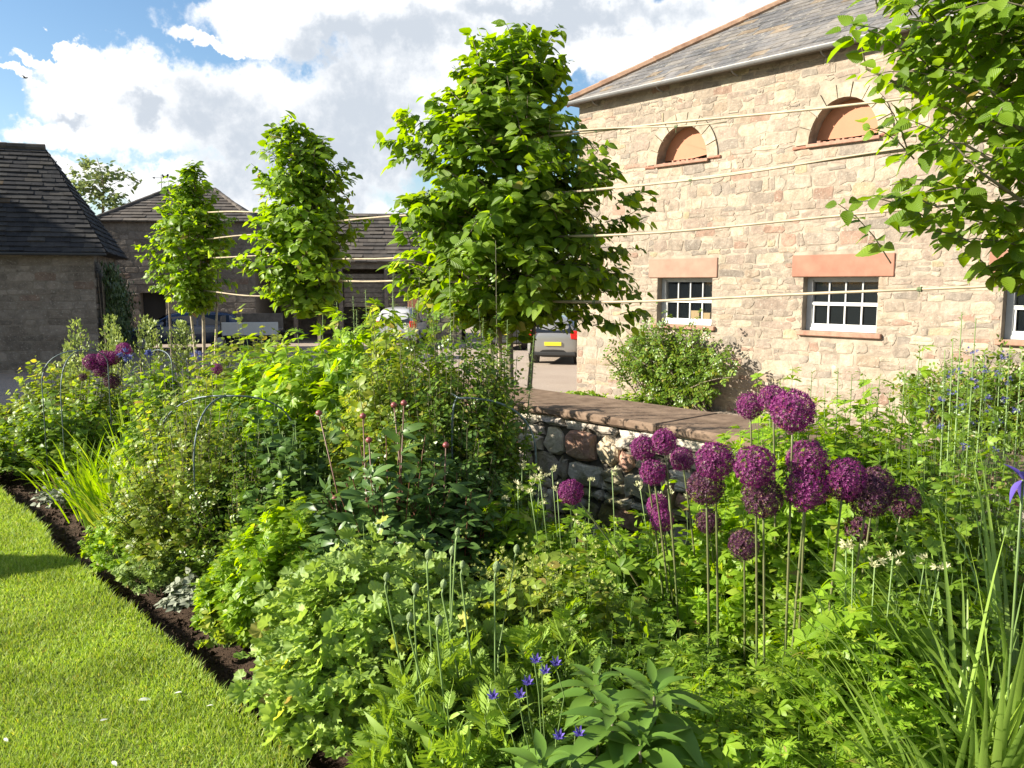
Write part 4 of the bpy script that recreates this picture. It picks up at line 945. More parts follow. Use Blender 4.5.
def span(label, a, b, c0, c1, sag=.02, r=.0095, off=0):
    """rail through pixels a and b lying on the row plane, extended to row coordinates c0,c1 (distance along the row)"""
    A, B = rp(*a, c=ROW_C + off), rp(*b, c=ROW_C + off); ta, tb = A @ UU, B @ UU
    f = lambda q: A + (B - A) * (q - ta) / (tb - ta); rail(label, f(c0), f(c1), sag, r)
u0, u1, u2, u3 = t0 @ UU, t1 @ UU, t2 @ UU, t3 @ UU
span('highest cane rail across the stone barn, level with the arched openings', (575, 132), (875, 98), u1, u0, off=.04)
span('second of the two thin canes laid along the highest rail', (600, 127), (760, 120), u1 - .2, u1 - 2.2, off=.02, r=.007)
span('second cane rail from the top, passing just below the arched openings', (640, 183), (915, 149), u1, u0, .01, off=.04)
span('thin cane lapped over the second rail below the right arched opening', (700, 177), (915, 146), u1 - 1.2, u0, .01, off=.02, r=.007)
span('third cane rail from the top, crossing the bare wall between arches and sash windows', (640, 227), (860, 208), u1, u0, .05, off=.04)
span('lowest cane rail, running in front of both sash windows', (640, 296), (985, 282), u1, u0, .04, off=.04, r=.0105)
span('uppermost cane rail between the tallest and the middle pleached trees', (350, 219), (398, 214), u2, u1, .02)
span('middle cane rail between the tallest and the middle pleached trees', (362, 256), (400, 253), u2, u1, .04)
span('lowest cane rail between the tallest and the middle pleached trees', (356, 280), (402, 280), u2, u1, .01)
span('top cane rail left of the middle pleached tree, before the shed roof', (215, 212), (232, 212), u3, u2, .0)
span('second cane rail left of the middle pleached tree', (218, 237), (245, 234), u3, u2, .02)
span('third cane rail left of the middle pleached tree', (228, 256), (252, 255), u3, u2, .02)
span('lowest cane rail left of the middle pleached tree, above the white trailer', (228, 292), (268, 294), u3, u2, .03)
for px, py, l in ((171, 345, 'thin dark stake standing left of the smallest pleached tree'), (500, 372, 'pale stake beside the trunk of the tallest pleached tree'), (319, 330, 'grey stake tied to the middle pleached tree')):
    p = rp(px, py); p[2] = YARD; mb = MB(); mb.tube([(0, 0, 0), (.005, 0, 1.0), (0, .005, 2.2)], [.022, .02, .018], 7); o = mb.build('stake', M['bark_pale'] if px == 500 else M['bark']); o.location = p; tag(o, l, 'stake', 'tree stakes')

# background tree behind the left barn, thin crown
bt = at(108, 300, 48); bt[2] = YARD
eb = env_px([(155, 88, 104), (168, 74, 128), (182, 72, 138), (195, 80, 132), (208, 88, 122)], 48, bt[0])
tree('tall airy tree seen over the ridge between the two left barns', bt, eb, .30, 90, 8, name='garden_tree', seed=3, tpl='ovate_lo', lm='far_leaf', trunk_r=.2, twig=.8, group=None, limbs=40, dens_out=.6, droop=.1, fat=1.35)

# ------------------------------------------------------------------ sky and sun
W_ = bpy.data.worlds.new('World'); bpy.context.scene.world = W_; W_.use_nodes = True; nt = W_.node_tree; nt.nodes.clear()
SUN_EL = R(26); sv = np.array([-.99, -.13]); SUN_AZ = math.atan2(sv[0], sv[1])
sky = N(nt, 'ShaderNodeTexSky', sky_type='NISHITA', sun_disc=False, sun_elevation=SUN_EL, sun_rotation=SUN_AZ, dust_density=.6, ozone_density=1.6)
tc = nt.nodes.new('ShaderNodeTexCoord'); sp_ = N(nt, 'ShaderNodeSeparateXYZ', {0: tc.outputs['Generated']})
az = N(nt, 'ShaderNodeMath', {0: sp_.outputs[0], 1: sp_.outputs[1]}, operation='ARCTAN2').outputs[0]
el = N(nt, 'ShaderNodeMath', {0: sp_.outputs[2]}, operation='ARCSINE').outputs[0]
ae = N(nt, 'ShaderNodeCombineXYZ', {0: az, 1: el}).outputs[0]
nzw = N(nt, 'ShaderNodeTexNoise', {'Vector': tc.outputs['Generated'], 'Scale': 9., 'Detail': 6., 'Roughness': .62})
wv = N(nt, 'ShaderNodeVectorMath', {0: nzw.outputs['Color'], 1: (.5, .5, .5)}, operation='SUBTRACT'); wv = N(nt, 'ShaderNodeVectorMath', {0: wv.outputs[0], 3: .16}, operation='SCALE')
aew = N(nt, 'ShaderNodeVectorMath', {0: ae, 1: wv.outputs[0]}, operation='ADD').outputs[0]
def px_ae(px, py):
    d = ray(px, py); d = d / np.linalg.norm(d); return math.atan2(d[0], d[1]), math.asin(d[2])
def blobs(lst):
    acc = None
    for px, py, rx, ry in lst:
        a, e = px_ae(px, py)
        s = N(nt, 'ShaderNodeVectorMath', {0: aew, 1: (a, e, 0)}, operation='SUBTRACT'); s = N(nt, 'ShaderNodeVectorMath', {0: s.outputs[0], 1: (F_PX / rx, F_PX / ry, 0)}, operation='MULTIPLY')
        l = N(nt, 'ShaderNodeVectorMath', {0: s.outputs[0]}, operation='LENGTH'); q = N(nt, 'ShaderNodeMath', {0: 1., 1: l.outputs['Value']}, operation='SUBTRACT').outputs[0]
        acc = q if acc is None else N(nt, 'ShaderNodeMath', {0: acc, 1: q, 2: .25}, operation='SMOOTH_MAX').outputs[0]
    return acc
def mr(v, a, b, c=0, d=1): return N(nt, 'ShaderNodeMapRange', {'Value': v, 'From Min': a, 'From Max': b, 'To Min': c, 'To Max': d}, interpolation_type='SMOOTHSTEP').outputs[0]
fine = N(nt, 'ShaderNodeTexNoise', {'Vector': tc.outputs['Generated'], 'Scale': 22., 'Detail': 8., 'Roughness': .62}).outputs['Fac']
big = N(nt, 'ShaderNodeTexNoise', {'Vector': tc.outputs['Generated'], 'Scale': 2.6, 'Detail': 7., 'Roughness': .58}).outputs['Fac']
cl = blobs([(118, 88, 85, 46), (62, 125, 50, 20), (165, 120, 80, 50), (250, 130, 120, 80), (340, 130, 120, 90), (420, 100, 140, 70), (350, 25, 190, 40), (300, 10, 130, 25), (470, 30, 200, 70), (620, 20, 180, 42), (700, 40, 160, 70), (860, 20, 250, 60), (280, 205, 200, 35), (60, 165, 90, 20), (140, 185, 80, 22), (15, 60, 45, 7), (60, 47, 50, 7), (225, 38, 50, 11), (560, 60, 60, 14), (20, 150, 60, 12)])
dn = N(nt, 'ShaderNodeMath', {0: fine, 1: .9, 2: -.45}, operation='MULTIPLY_ADD').outputs[0]
ad = N(nt, 'ShaderNodeMath', {0: cl, 1: dn}, operation='ADD').outputs[0]
mask1 = mr(ad, .16, .42)
wide = mr(big, .50, .62)
front = mr(sp_.outputs[1], .55, .75, 1, 0)      # beyond the photographed part of the sky the clouds are scattered
m2 = N(nt, 'ShaderNodeMath', {0: wide, 1: front}, operation='MULTIPLY').outputs[0]
hi = mr(el, .34, .5); m3 = N(nt, 'ShaderNodeMath', {0: wide, 1: hi}, operation='MULTIPLY').outputs[0]
mask = N(nt, 'ShaderNodeMath', {0: N(nt, 'ShaderNodeMath', {0: mask1, 1: m2}, operation='MAXIMUM').outputs[0], 1: m3}, operation='MAXIMUM').outputs[0]
gr = blobs([(300, 170, 130, 60), (360, 120, 90, 80), (210, 130, 50, 50), (400, 45, 110, 30), (330, 45, 80, 20), (560, 10, 200, 22), (440, 180, 60, 60), (150, 108, 30, 16), (80, 105, 24, 10)])
ga = N(nt, 'ShaderNodeMath', {0: fine, 1: 1.8, 2: -.9}, operation='MULTIPLY_ADD').outputs[0]; gg = mr(N(nt, 'ShaderNodeMath', {0: gr, 1: ga}, operation='ADD').outputs[0], -.15, .75)
ccol = mixc(nt, gg, (5.6, 5.65, 5.7), (3.15, 3.45, 3.85))
skc = N(nt, 'ShaderNodeHueSaturation', {'Color': sky.outputs[0], 'Saturation': 1.15, 'Value': .88}).outputs[0]
fin = mixc(nt, mask, skc, ccol)
bg = N(nt, 'ShaderNodeBackground', {'Color': fin, 'Strength': .075}); wo = nt.nodes.new('ShaderNodeOutputWorld'); nt.links.new(bg.outputs[0], wo.inputs[0])
sd_ = bpy.data.lights.new('sun', 'SUN'); so = bpy.data.objects.new('sun', sd_); C.objects.link(so); sd_.energy = 5; sd_.angle = R(.53); sd_.color = (1, .93, .80)
sdir = Vector((sv[0] * math.cos(SUN_EL), sv[1] * math.cos(SUN_EL), math.sin(SUN_EL))); so.rotation_euler = sdir.to_track_quat('Z', 'Y').to_euler(); so.location = (-20, 5, 20)
sc = bpy.context.scene; sc.view_settings.view_transform = 'Standard'; sc.view_settings.look = 'None'; sc.view_settings.exposure = 1.5; sc.view_settings.gamma = 1
sc.render.engine = 'CYCLES'; sc.cycles.max_bounces = 7; sc.cycles.diffuse_bounces = 3; sc.cycles.glossy_bounces = 3; sc.cycles.transmission_bounces = 4; sc.cycles.transparent_max_bounces = 8; sc.cycles.use_denoising = True
# ------------------------------------------------------------------ planting
def topz(py, Y): return float(at(512, py, Y)[2])
def plant(name, label, cat, px, Y, seed, group=None, rz=0):
    global RNG
    RNG = np.random.default_rng(seed); random.seed(seed)
    p = at(px, 300, Y); p[2] = -.03; return empty(name, p, rz, label, cat, group)
def loc(root, px, py, Y): p = at(px, py, Y); return p - np.array(root.location)

# --- front: pale lobed mound
r = plant('cranesbill', 'pale green mound of scalloped lobed leaves beside the bare soil at the lawn edge', 'plant', 368, 3.15, 1)
clump(r, .40, .66, 330, 10, .080, ['lobed'], 'pale_leaf', t0=.55, spread=.5, upness=.35, flat=.5, th_pow=.8, petiole=.03, stem_r=.003)
r = plant('cranesbill', 'pale scalloped leaf plant filling the gap between the pale mound and the poppies', 'plant', 440, 3.0, 2)
clump(r, .26, .62, 130, 9, .078, ['lobed'], 'pale_leaf', t0=.55, spread=.5, upness=.35, flat=.5, th_pow=.8, petiole=.03, stem_r=.003)
# --- poppies
for i, (px, Y, h, rr, l) in enumerate([(470, 2.42, .52, .30, 'poppy plant with feathery hairy leaves and the tallest upright green buds'), (560, 2.75, .48, .26, 'feathery poppy plant behind the violet columbine flowers'), (432, 2.55, .50, .20, 'low feathery poppy plant in front of the pale scalloped mound')]):
    r = plant('poppy', l, 'poppy', px, Y, 10 + i, 'poppies at the front of the bed')
    clump(r, rr, h, 130, 9, .115, ['feather', 'feather', 'narrow'], 'poppy_leaf', t0=.3, spread=.6, upness=1.3, flat=.3, th_pow=.75, stem_r=.004, foliage_name='foliage')
    if i == 0:
        for bx_, by_, bY in ((457, 533, 2.7), (462, 566, 2.6), (496, 568, 2.55), (428, 556, 2.75), (452, 552, 2.8), (415, 590, 2.5), (409, 618, 2.4), (438, 622, 2.35), (516, 550, 2.8), (443, 585, 2.6), (386, 578, 2.7)):
            tp = loc(r, bx_, by_, bY); ba = np.array([tp[0] * .5, tp[1] * .5, 0]); mb = MB()
            md = (ba + tp) / 2 + np.array([RNG.normal() * .02, 0, .08]); mb.tube([ba, md, tp - np.array([.004, 0, .03]), tp - np.array([0, 0, .012])], .0032, 6); st = mb.build('flower_stem', M['stem_g'], r, True)
            mb = MB(); h_ = .040 if i == 0 else .03; q = [(.0, .1), (.12, .55), (.35, .95), (.6, 1.), (.85, .62), (1., .08)]
            s = RNG.uniform(.75, 1.1); mb.tube([tuple(tp + np.array([.004 * t, 0, h_ * s * (t - .4)])) for t, _ in q], [.0125 * s * w for _, w in q], 10); mb.build('bud', M['bud_green'], st, True)
# --- columbine with violet flowers
r = plant('columbine', 'columbine with violet blue flowers between the poppies and the glossy rosette', 'flower', 538, 2.2, 20)
clump(r, .22, .40, 60, 6, .085, ['tri'], 'glossy_leaf', t0=.4, spread=.3, th_pow=.8, petiole=.02)
for px, py, Y in ((536, 661, 2.15), (556, 664, 2.15), (528, 683, 2.1), (520, 696, 2.08), (493, 697, 2.1), (559, 737, 2.0), (579, 734, 2.0), (545, 672, 2.2)):
    tp = loc(r, px, py, Y); mb = MB(); mb.tube([(tp[0] * .2, tp[1] * .2, .1), (tp[0] * .4 + .02, tp[1] * .5, tp[2] * .55), (tp[0] * .8 + RNG.normal() * .015, tp[1] * .8, tp[2] * .86), (tp[0] - .008, tp[1], tp[2] + .022), tuple(tp)], .0015, 5); st = mb.build('flower_stem', M['stem_g'], r, True)
    P = np.repeat(tp[None], 3, 0); V, F, UV = join([scatter(T['star'], P + np.array([0, 0, -.004]) * np.arange(3)[:, None], np.array([[1, 0, .1], [.5, .8, 0], [0, -1, .2]]), np.array([[0, -.6, .8], [.3, -.4, .6], [-.3, -.5, .6]]), np.array([.026, .021, .018]))])
    mesh_tris('flower', V, F, M['violet_petal'], st, uv=UV)
# --- glossy rosettes
def rosette(label, px, py, Y, seed, n, L, hgt, tilt=.0, grp='glossy leaved rosettes at the front edge'):
    r = plant('hellebore', label, 'plant', px, Y, seed, grp); z = topz(py, Y)
    mb = MB(); mb.tube([(0, 0, 0), (.01, 0, z * .6), (0, -.01, z * .93)], [.006, .005, .004], 7); mb.build('stem', M['stem_dark'], r, True)
    i = np.arange(n); a = i * 2.4 + seed; k = i / n
    P = np.stack([np.cos(a) * .01, np.sin(a) * .01, z * .97 - .22 * hgt * k], 1); el_ = .95 - 1.15 * k ** .75
    D = np.stack([np.cos(a) * np.cos(el_), np.sin(a) * np.cos(el_), np.sin(el_)], 1); Nn = np.stack([-np.cos(a) * .5, -np.sin(a) * .5, np.ones(n)], 1) + rnd(n, 3) * .12
    V, F, UV = scatter(T['broad'], P, D, Nn, L * (.45 + .65 * np.minimum(k * 1.6, 1)) * (1 + rnd(n) * .07)); mesh_tris('leaves', V, F, M['glossy_leaf'], r, uv=UV)
rosette('glossy lance leaved rosette nearest the bottom edge of the photo', 648, 716, 2.0, 30, 20, .19, .5)
rosette('upper glossy rosette just behind the nearest one', 662, 668, 2.15, 33, 18, .175, .5)
rosette('small glossy rosette left of the nearest one', 618, 690, 2.05, 35, 14, .14, .4)
rosette('broad leaved dark rosette below the violet columbine flowers', 545, 742, 1.98, 37, 15, .165, .4)
rosette('half hidden glossy rosette in the shade of the upper one', 600, 660, 2.3, 39, 14, .14, .4)
# --- low palmate carpet along the front right
gl = [(712, 742, .24, .44, 'low palmate leaved clump right of the glossy rosettes, in the bottom row'), (772, 2.05, .26, .50, 'yellow green palmate clump under the front allium stems'), (838, 2.0, .26, .50, 'palmate leaved clump at the bottom edge, second from the strappy leaves'), (905, 2.0, .26, .50, 'palmate leaved clump at the bottom edge touching the strappy leaves'), (735, 2.35, .24, .52, 'small leaved clump at the foot of the left allium stems'), (800, 2.4, .26, .56, 'palmate clump at the foot of the middle allium stems'), (868, 2.35, .26, .58, 'taller palmate clump at the foot of the right allium stems'), (935, 2.35, .28, .58, 'palmate clump half covered by arching strappy leaves'), (705, 2.6, .22, .52, 'shaded fine leaved clump behind the glossy rosettes')]
gl[0] = (716, 1.98, .22, .44, gl[0][4])
for i, (px, Y, rr, h, l) in enumerate(gl):
    r = plant('hardy_geranium', l, 'plant', px, Y, 50 + i, 'palmate leaved clumps along the front')
    clump(r, rr, h, 160, 7, .064 if i != 6 else .07, ['palmfine', 'palm5'] if i % 2 else ['palmfine', 'palm'], 'bright_leaf' if i != 8 else 'mid_leaf', t0=.5, spread=.75, upness=.4, flat=.8, th_pow=1., petiole=.02, stem_r=.002)
# larger palmate masterwort, pale flower heads
for i, (px, Y, rr, topy, l, big) in enumerate([(885, 2.5, .20, 578, 'large palmate leaved masterwort right of the allium stems with creamy flower heads', 1), (640, 3.5, .32, 500, 'lance leaved plant before the stone wall left of the alliums', 0), (585, 3.7, .24, 505, 'pale flowered masterwort at the dark side of the rose, left of the lone allium', 1), (705, 3.7, .3, 470, 'leafy masterwort behind the left allium heads, in front of the wall', 0), (520, 3.9, .2, 478, 'masterwort with yellowish seed heads below the steel hoop', 1)]):
    r = plant('masterwort', l, 'plant', px, Y, 70 + i, 'masterworts among the alliums'); z = topz(topy, Y)
    clump(r, rr, z, 100, 6, .10 if i in (0, 4) else .085, ['bigpalm', 'palm5'] if big else ['palm5', 'lance'], 'bright_leaf' if i != 1 else 'mid_leaf', t0=.35, spread=.5, upness=.6, flat=.7, petiole=.02, stem_r=.0025)
    fl = {0: [(846, 548), (853, 544), (875, 562), (893, 556), (940, 566), (925, 560)], 2: [(552, 470), (540, 478), (557, 488), (530, 490), (590, 480), (575, 520)], 4: [(522, 466), (533, 478), (518, 486), (505, 500), (545, 500), (540, 473)], 3: [(690, 495), (668, 488), (640, 487)], 1: [(660, 495), (612, 470)]}[i]
    pts = [loc(r, a, b, Y + RNG.uniform(-.15, .1)) for a, b in fl]
    for q in pts: mb = MB(); mb.tube([(q[0] * .4, q[1] * .4, .1), (q[0] * .85, q[1] * .85, q[2] * .7), tuple(q)], .002, 5); mb.build('flower_stem', M['stem_g'], r, True)
    flowers(r, pts, .020, 5, 'star', 'cream_petal', .010)
# --- fine yellow-green mass between poppies and wall
for i, (px, Y, rr, topy, l, lm, tp_) in enumerate([(560, 3.1, .32, 545, 'fine leaved yellow green meadow rue behind the poppies', 'gold_leaf', ['pinn', 'tri']), (612, 2.9, .26, 590, 'fine leaved plant between the poppies and the allium stems', 'mid_leaf', ['pinn', 'tri']), (505, 3.35, .26, 560, 'yellow green fine leaved clump right of the poppy buds', 'gold_leaf', ['pinn']), (600, 2.55, .26, 610, 'shaded ferny clump behind the columbine', 'mid_leaf', ['pinn'])]):
    r = plant('meadow_rue', l, 'plant', px, Y, 90 + i, 'fine leaved plants in the middle of the bed')
    clump(r, rr, topz(topy, Y), 150, 8, .075, tp_, lm, t0=.35, spread=.6, upness=.6, flat=.6, stem_r=.002)
    if i in (0, 2): flowers(r, np.stack([rnd(60) * rr * .5, rnd(60) * rr * .5, topz(topy, Y) * unif(.85, 1.04, 60)], 1), .012, 3, 'star', 'lime_petal', .012)

# --- strappy leaves right
for i, (px, Y, n, L, l) in enumerate([(992, 2.15, 190, 1.0, 'clump of long arching iris leaves in the bottom right corner'), (1040, 2.45, 130, 1.15, 'taller iris leaf clump reaching in at the right edge beside the violet flower'), (975, 1.9, 40, .6, 'short arching strappy leaves over the palmate carpet')]):
    r = plant('iris', l, 'iris', px, Y, 110 + i, 'irises in the right corner')
    blades(r, n, L, .030 if i < 2 else .022, 1.1, 'blade_leaf', .13, arch=1.1, lean=(-.35, -.1))
    if i == 1:
        tp = loc(r, 1023, 480, 2.0); mb = MB(); mb.tube([(0, 0, 0), (tp[0] * .8, tp[1] * .8, tp[2] * .6), tuple(tp)], .003, 6); st = mb.build('flower_stem', M['stem_g'], r, True)
        P = np.repeat(tp[None], 6, 0); a = np.arange(6) * 1.047; up = np.array([1., -.6] * 3)
        V, F, UV = scatter(T['broad'], P, np.stack([np.cos(a) * .7, np.sin(a) * .7, up], 1), np.stack([np.cos(a) * -up, np.sin(a) * -up, np.ones(6) * .8], 1), np.full(6, .055) * np.array([1, 1.1] * 3)); V = V
        mesh_tris('flower', V, F, M['violet_petal'], st, uv=UV)

# --- alliums
heads = []
def allium_head_mesh(seed, m, dense=470):
    rg = np.random.default_rng(seed); k = dense; i = np.arange(k) + .5
    ph = np.arccos(1 - 2 * i / k); th = np.pi * (1 + 5 ** .5) * i
    D = np.stack([np.cos(th) * np.sin(ph), np.sin(th) * np.sin(ph), np.cos(ph)], 1) + rg.normal(size=(k, 3)) * .06; D /= np.linalg.norm(D, axis=1, keepdims=True)
    rad = .86 + rg.normal(size=k) * .07
    S = star(6, .55, .34)
    t = np.cross(D, rg.normal(size=(k, 3)))
    V1, F1, U1 = scatter(S, D * rad[:, None], t, D, rg.uniform(.13, .19, k))
    return V1, F1, U1, D, rad
HM = []
for s in range(4):
    V1, F1, U1, D, rad = allium_head_mesh(s, None); 
    o = mesh_tris('allium_head', V1, F1, M['allium_petal'], uv=U1); me = o.data; bpy.data.objects.remove(o)
    me2 = me.copy(); me2.materials.clear(); me2.materials.append(M['allium_dark'])
    k = len(D); a = np.cross(D, [.3, .5, .8]); a /= np.linalg.norm(a, axis=1, keepdims=True); V = np.stack([D * .08 - a * .008, D * .08 + a * .008, D * rad[:, None]], 1).reshape(-1, 3); V = np.concatenate([V, np.array([(.14, 0, 0), (-.14, 0, 0), (0, .14, 0), (0, -.14, 0), (0, 0, .14), (0, 0, -.14)])])
    o = mesh_tris('stalks', V, np.concatenate([np.arange(k * 3).reshape(-1, 3), of + 3 * k]), M['umbel_core']); me3 = o.data; bpy.data.objects.remove(o); HM.append((me, me2, me3))
def allium(i, label, px, py, d, bpx, Y=None, dark=0, group='purple alliums in front of the wall', squash=1, bdy=.1):
    Y = Y or float(np.interp(d, [24, 43], [3.35, 2.62])); R_ = d / 2 / F_PX * Y / .98
    p = at(px, py, Y); b = at(bpx, 600, Y + bdy); b[2] = -.03
    r = empty('allium', b, 0, label, 'allium', group); q = p - b
    mb = MB(); md = np.array([q[0] * .35, q[1] * .4, q[2] * .55]); pts = bez(np.zeros((1, 3)), md[None], q[None], np.linspace(0, 1, 9))[0]
    mb.tube([tuple(x) for x in pts], [.0052 - .0018 * t / 8 for t in range(9)], 7); mb.build('stem', M['stem_all'], r, True)
    h = bpy.data.objects.new('flower_head', HM[i % 4][1 if dark else 0]); C.objects.link(h); h.parent = r; h.location = q; h.scale = (R_, R_, R_ * squash); h.rotation_euler = (i * .7, i * .4, i * 1.3)
    h2 = bpy.data.objects.new('flower_stalks', HM[i % 4][2]); C.objects.link(h2); h2.parent = h
AL = [
 (571, 492, 26, 690, 'lone allium leaning out far to the left over the pale masterwort', 0),
 (643, 448, 26, 672, 'leftmost allium of the cluster, its head against the shadowed wall', 0),
 (664, 442, 27, 684, 'allium head just right of the leftmost one, a touch higher', 0),
 (653, 472, 27, 678, 'allium under the leftmost pair of heads', 0),
 (682, 459, 24, 706, 'small allium head tucked between the left pair and the big reddish heads', 0),
 (657, 505, 24, 676, 'upper of the two small stacked allium heads at the far left of the cluster', 0),
 (662, 520, 25, 682, 'lower of the two small stacked allium heads at the far left of the cluster', 0),
 (715, 461, 39, 722, 'large allium left of centre, upper of a touching pair', 0),
 (706, 487, 38, 714, 'brownish fading allium, lower of the touching pair left of centre', 1),
 (708, 521, 26, 726, 'small fading allium head hanging below the brownish one', 1),
 (755, 466, 43, 762, 'large bright allium at the centre of the cluster', 0),
 (763, 497, 42, 770, 'darker allium behind and below the bright central one', 1),
 (744, 545, 32, 748, 'lowest allium head, fading, in front of the stems', 1),
 (750, 406, 27, 757, 'small allium, left one of the topmost three', 0),
 (773, 399, 29, 779, 'allium in the middle of the topmost three', 0),
 (793, 411, 44, 788, 'biggest and rightmost of the topmost three alliums', 0),
 (807, 460, 42, 800, 'upper allium of the tall double column right of centre', 0),
 (806, 489, 44, 790, 'lower allium of the tall double column right of centre', 0),
 (844, 479, 45, 822, 'large allium right of the double column', 0),
 (868, 496, 44, 838, 'dark allium overlapping the large one on its right side', 1),
 (876, 483, 34, 850, 'allium peeping out behind the dark overlapping one', 1),
 (904, 501, 34, 870, 'rightmost allium head of the cluster, dark purple', 1),
 (860, 528, 31, 846, 'small dark allium below the right hand heads', 1),
 (877, 553, 26, 866, 'almost black shaded allium lowest on the right', 1)]
for i, (px, py, d, b, l, dk) in enumerate(AL): allium(i, l, px, py, d, b, dark=dk, squash=1.0 if i not in (5,) else .9, bdy=.1 + .06 * math.sin(i * 2.1))
for i, (px, py, d, l) in enumerate([(92, 362, 17, 'far allium at the left end of the distant purple group'), (105, 359, 17, 'far allium in the middle of the distant purple group'), (101, 369, 16, 'low far allium in the distant purple group'), (113, 358, 14, 'far allium just left of the highest distant one'), (124, 350, 15, 'highest far allium beside the pale iris flower'), (112, 381, 16, 'dim far allium below the distant purple group'), (83, 377, 8, 'tiny far allium bud left of the distant group'), (217, 369, 11, 'single small allium above the dark rose near the hoop')]):
    allium(i + 30, l, px, py, d, px, Y=7.6 if i < 7 else 6.2, dark=int(i in (5, 6)), group='distant alliums on the left')

# --- right rear: lush greens and tall spikes
def spiky(label, px, Y, topy, rr, seed, spikes=(), lm='bright_leaf', leaf=.085, tpl=('palm5', 'palmfine'), name='delphinium', cat='plant', grp='tall leafy plants before the stone barn', blue=(), body=.93, stems=150, per=11, spikeleaf='mid_leaf'):
    r = plant(name, label, cat, px, Y, seed, grp); z = topz(topy, Y)
    clump(r, rr, z * body, stems, per, leaf, list(tpl), lm, t0=.2, spread=.65, upness=.6, flat=.6, th_pow=.7, stem_r=.0022)
    for sx, sy in spikes:
        q = loc(r, sx, sy, Y + RNG.uniform(-.2, .1)); n = 70; t = RNG.uniform(.35, 1, n); b = np.array([q[0] * .7, q[1] * .7, 0]); mb = MB(); mb.tube([tuple(b), tuple((b + q) / 2 + np.array([.01, 0, 0])), tuple(q)], [.005, .004, .0015], 6); s = mb.build('spike', M['stem_g'], r, True)
        P = b + (q - b) * t[:, None] + rnd(n, 3) * (.006 + .012 * (1 - t[:, None])); a = unif(0, 6.28, n); V, F, UV = scatter(T['narrow'] if leaf < .06 else T['lance'], P, np.stack([np.cos(a), np.sin(a), unif(.2, 1.1, n)], 1), np.stack([np.cos(a) * -.3, np.sin(a) * -.3, np.ones(n)], 1), (.028 + .05 * (1 - t)) * unif(.6, 1.2, n))
        mesh_tris('spike_leaves', V, F, M[spikeleaf], s, uv=UV)
    if blue: 
        pts = [loc(r, a, b, Y - rr * .6 + RNG.uniform(-.1, .1)) for a, b in blue]; flowers(r, pts, .012, 6, 'star', 'blue_petal', .008)
    return r
spiky('lush bright plant right of the topmost alliums', 790, 3.85, 380, .36, 130, [(780, 380), (812, 372), (800, 392), (770, 400)])
spiky('bright leafy plant with short spikes before the barn, below the right sash window', 842, 3.95, 372, .38, 131, [(838, 368), (852, 374), (872, 384), (825, 385), (880, 376)])
spiky('bright leafy plant with upright spikes left of the blue flowers', 900, 3.9, 366, .34, 132, [(905, 365), (920, 345), (917, 372), (890, 392), (932, 380)])
spiky('tall blue flowered plant with two pale spikes reaching above the window sill', 962, 3.4, 345, .32, 133, [(962, 312), (976, 318), (945, 350), (985, 350), (953, 338)], lm='mid_leaf', leaf=.05, tpl=('pinn', 'tri'), blue=[(970, 350), (958, 372), (975, 383), (948, 376), (990, 400), (961, 407), (940, 400), (972, 423), (940, 426), (992, 438), (962, 447), (930, 412), (985, 370), (950, 392), (997, 375), (1003, 358), (988, 411)])
spiky('blue flowered bushy plant at the right edge under the half seen window', 1018, 3.5, 350, .32, 134, [(1010, 345), (1000, 360), (1022, 350)], lm='mid_leaf', leaf=.05, tpl=('pinn', 'tri'), blue=[(1005, 400), (1010, 380), (998, 420), (1015, 410), (992, 449)])
spiky('shaded leafy plant under the blue flowers', 985, 2.95, 455, .30, 135, (), lm='mid_leaf', leaf=.06, tpl=('tri', 'palm5'))
spiky('deep green leafy plant behind the right allium heads', 905, 3.1, 455, .32, 136, (), lm='mid_leaf', leaf=.07)
spiky('deep green leafy plant behind the central allium heads', 830, 3.3, 440, .32, 137, (), lm='bright_leaf', leaf=.08, tpl=('bigpalm', 'palm5'))
spiky('bright leafy plant behind the central allium stems', 765, 3.4, 455, .3, 138, (), lm='bright_leaf', leaf=.08, tpl=('bigpalm', 'palm5'))
spiky('shaded leafy plant between the allium stems and the iris leaves', 940, 2.7, 520, .26, 139, (), lm='mid_leaf', leaf=.07, tpl=('tri', 'palm5'))
spiky('low green plant between the left allium stems', 690, 3.55, 540, .26, 140, (), lm='mid_leaf', leaf=.06, tpl=('palm5', 'lance'))
spiky('bright young plant glowing behind the middle allium stems', 815, 3.0, 600, .2, 141, (), lm='bright_leaf', leaf=.07, stems=60)
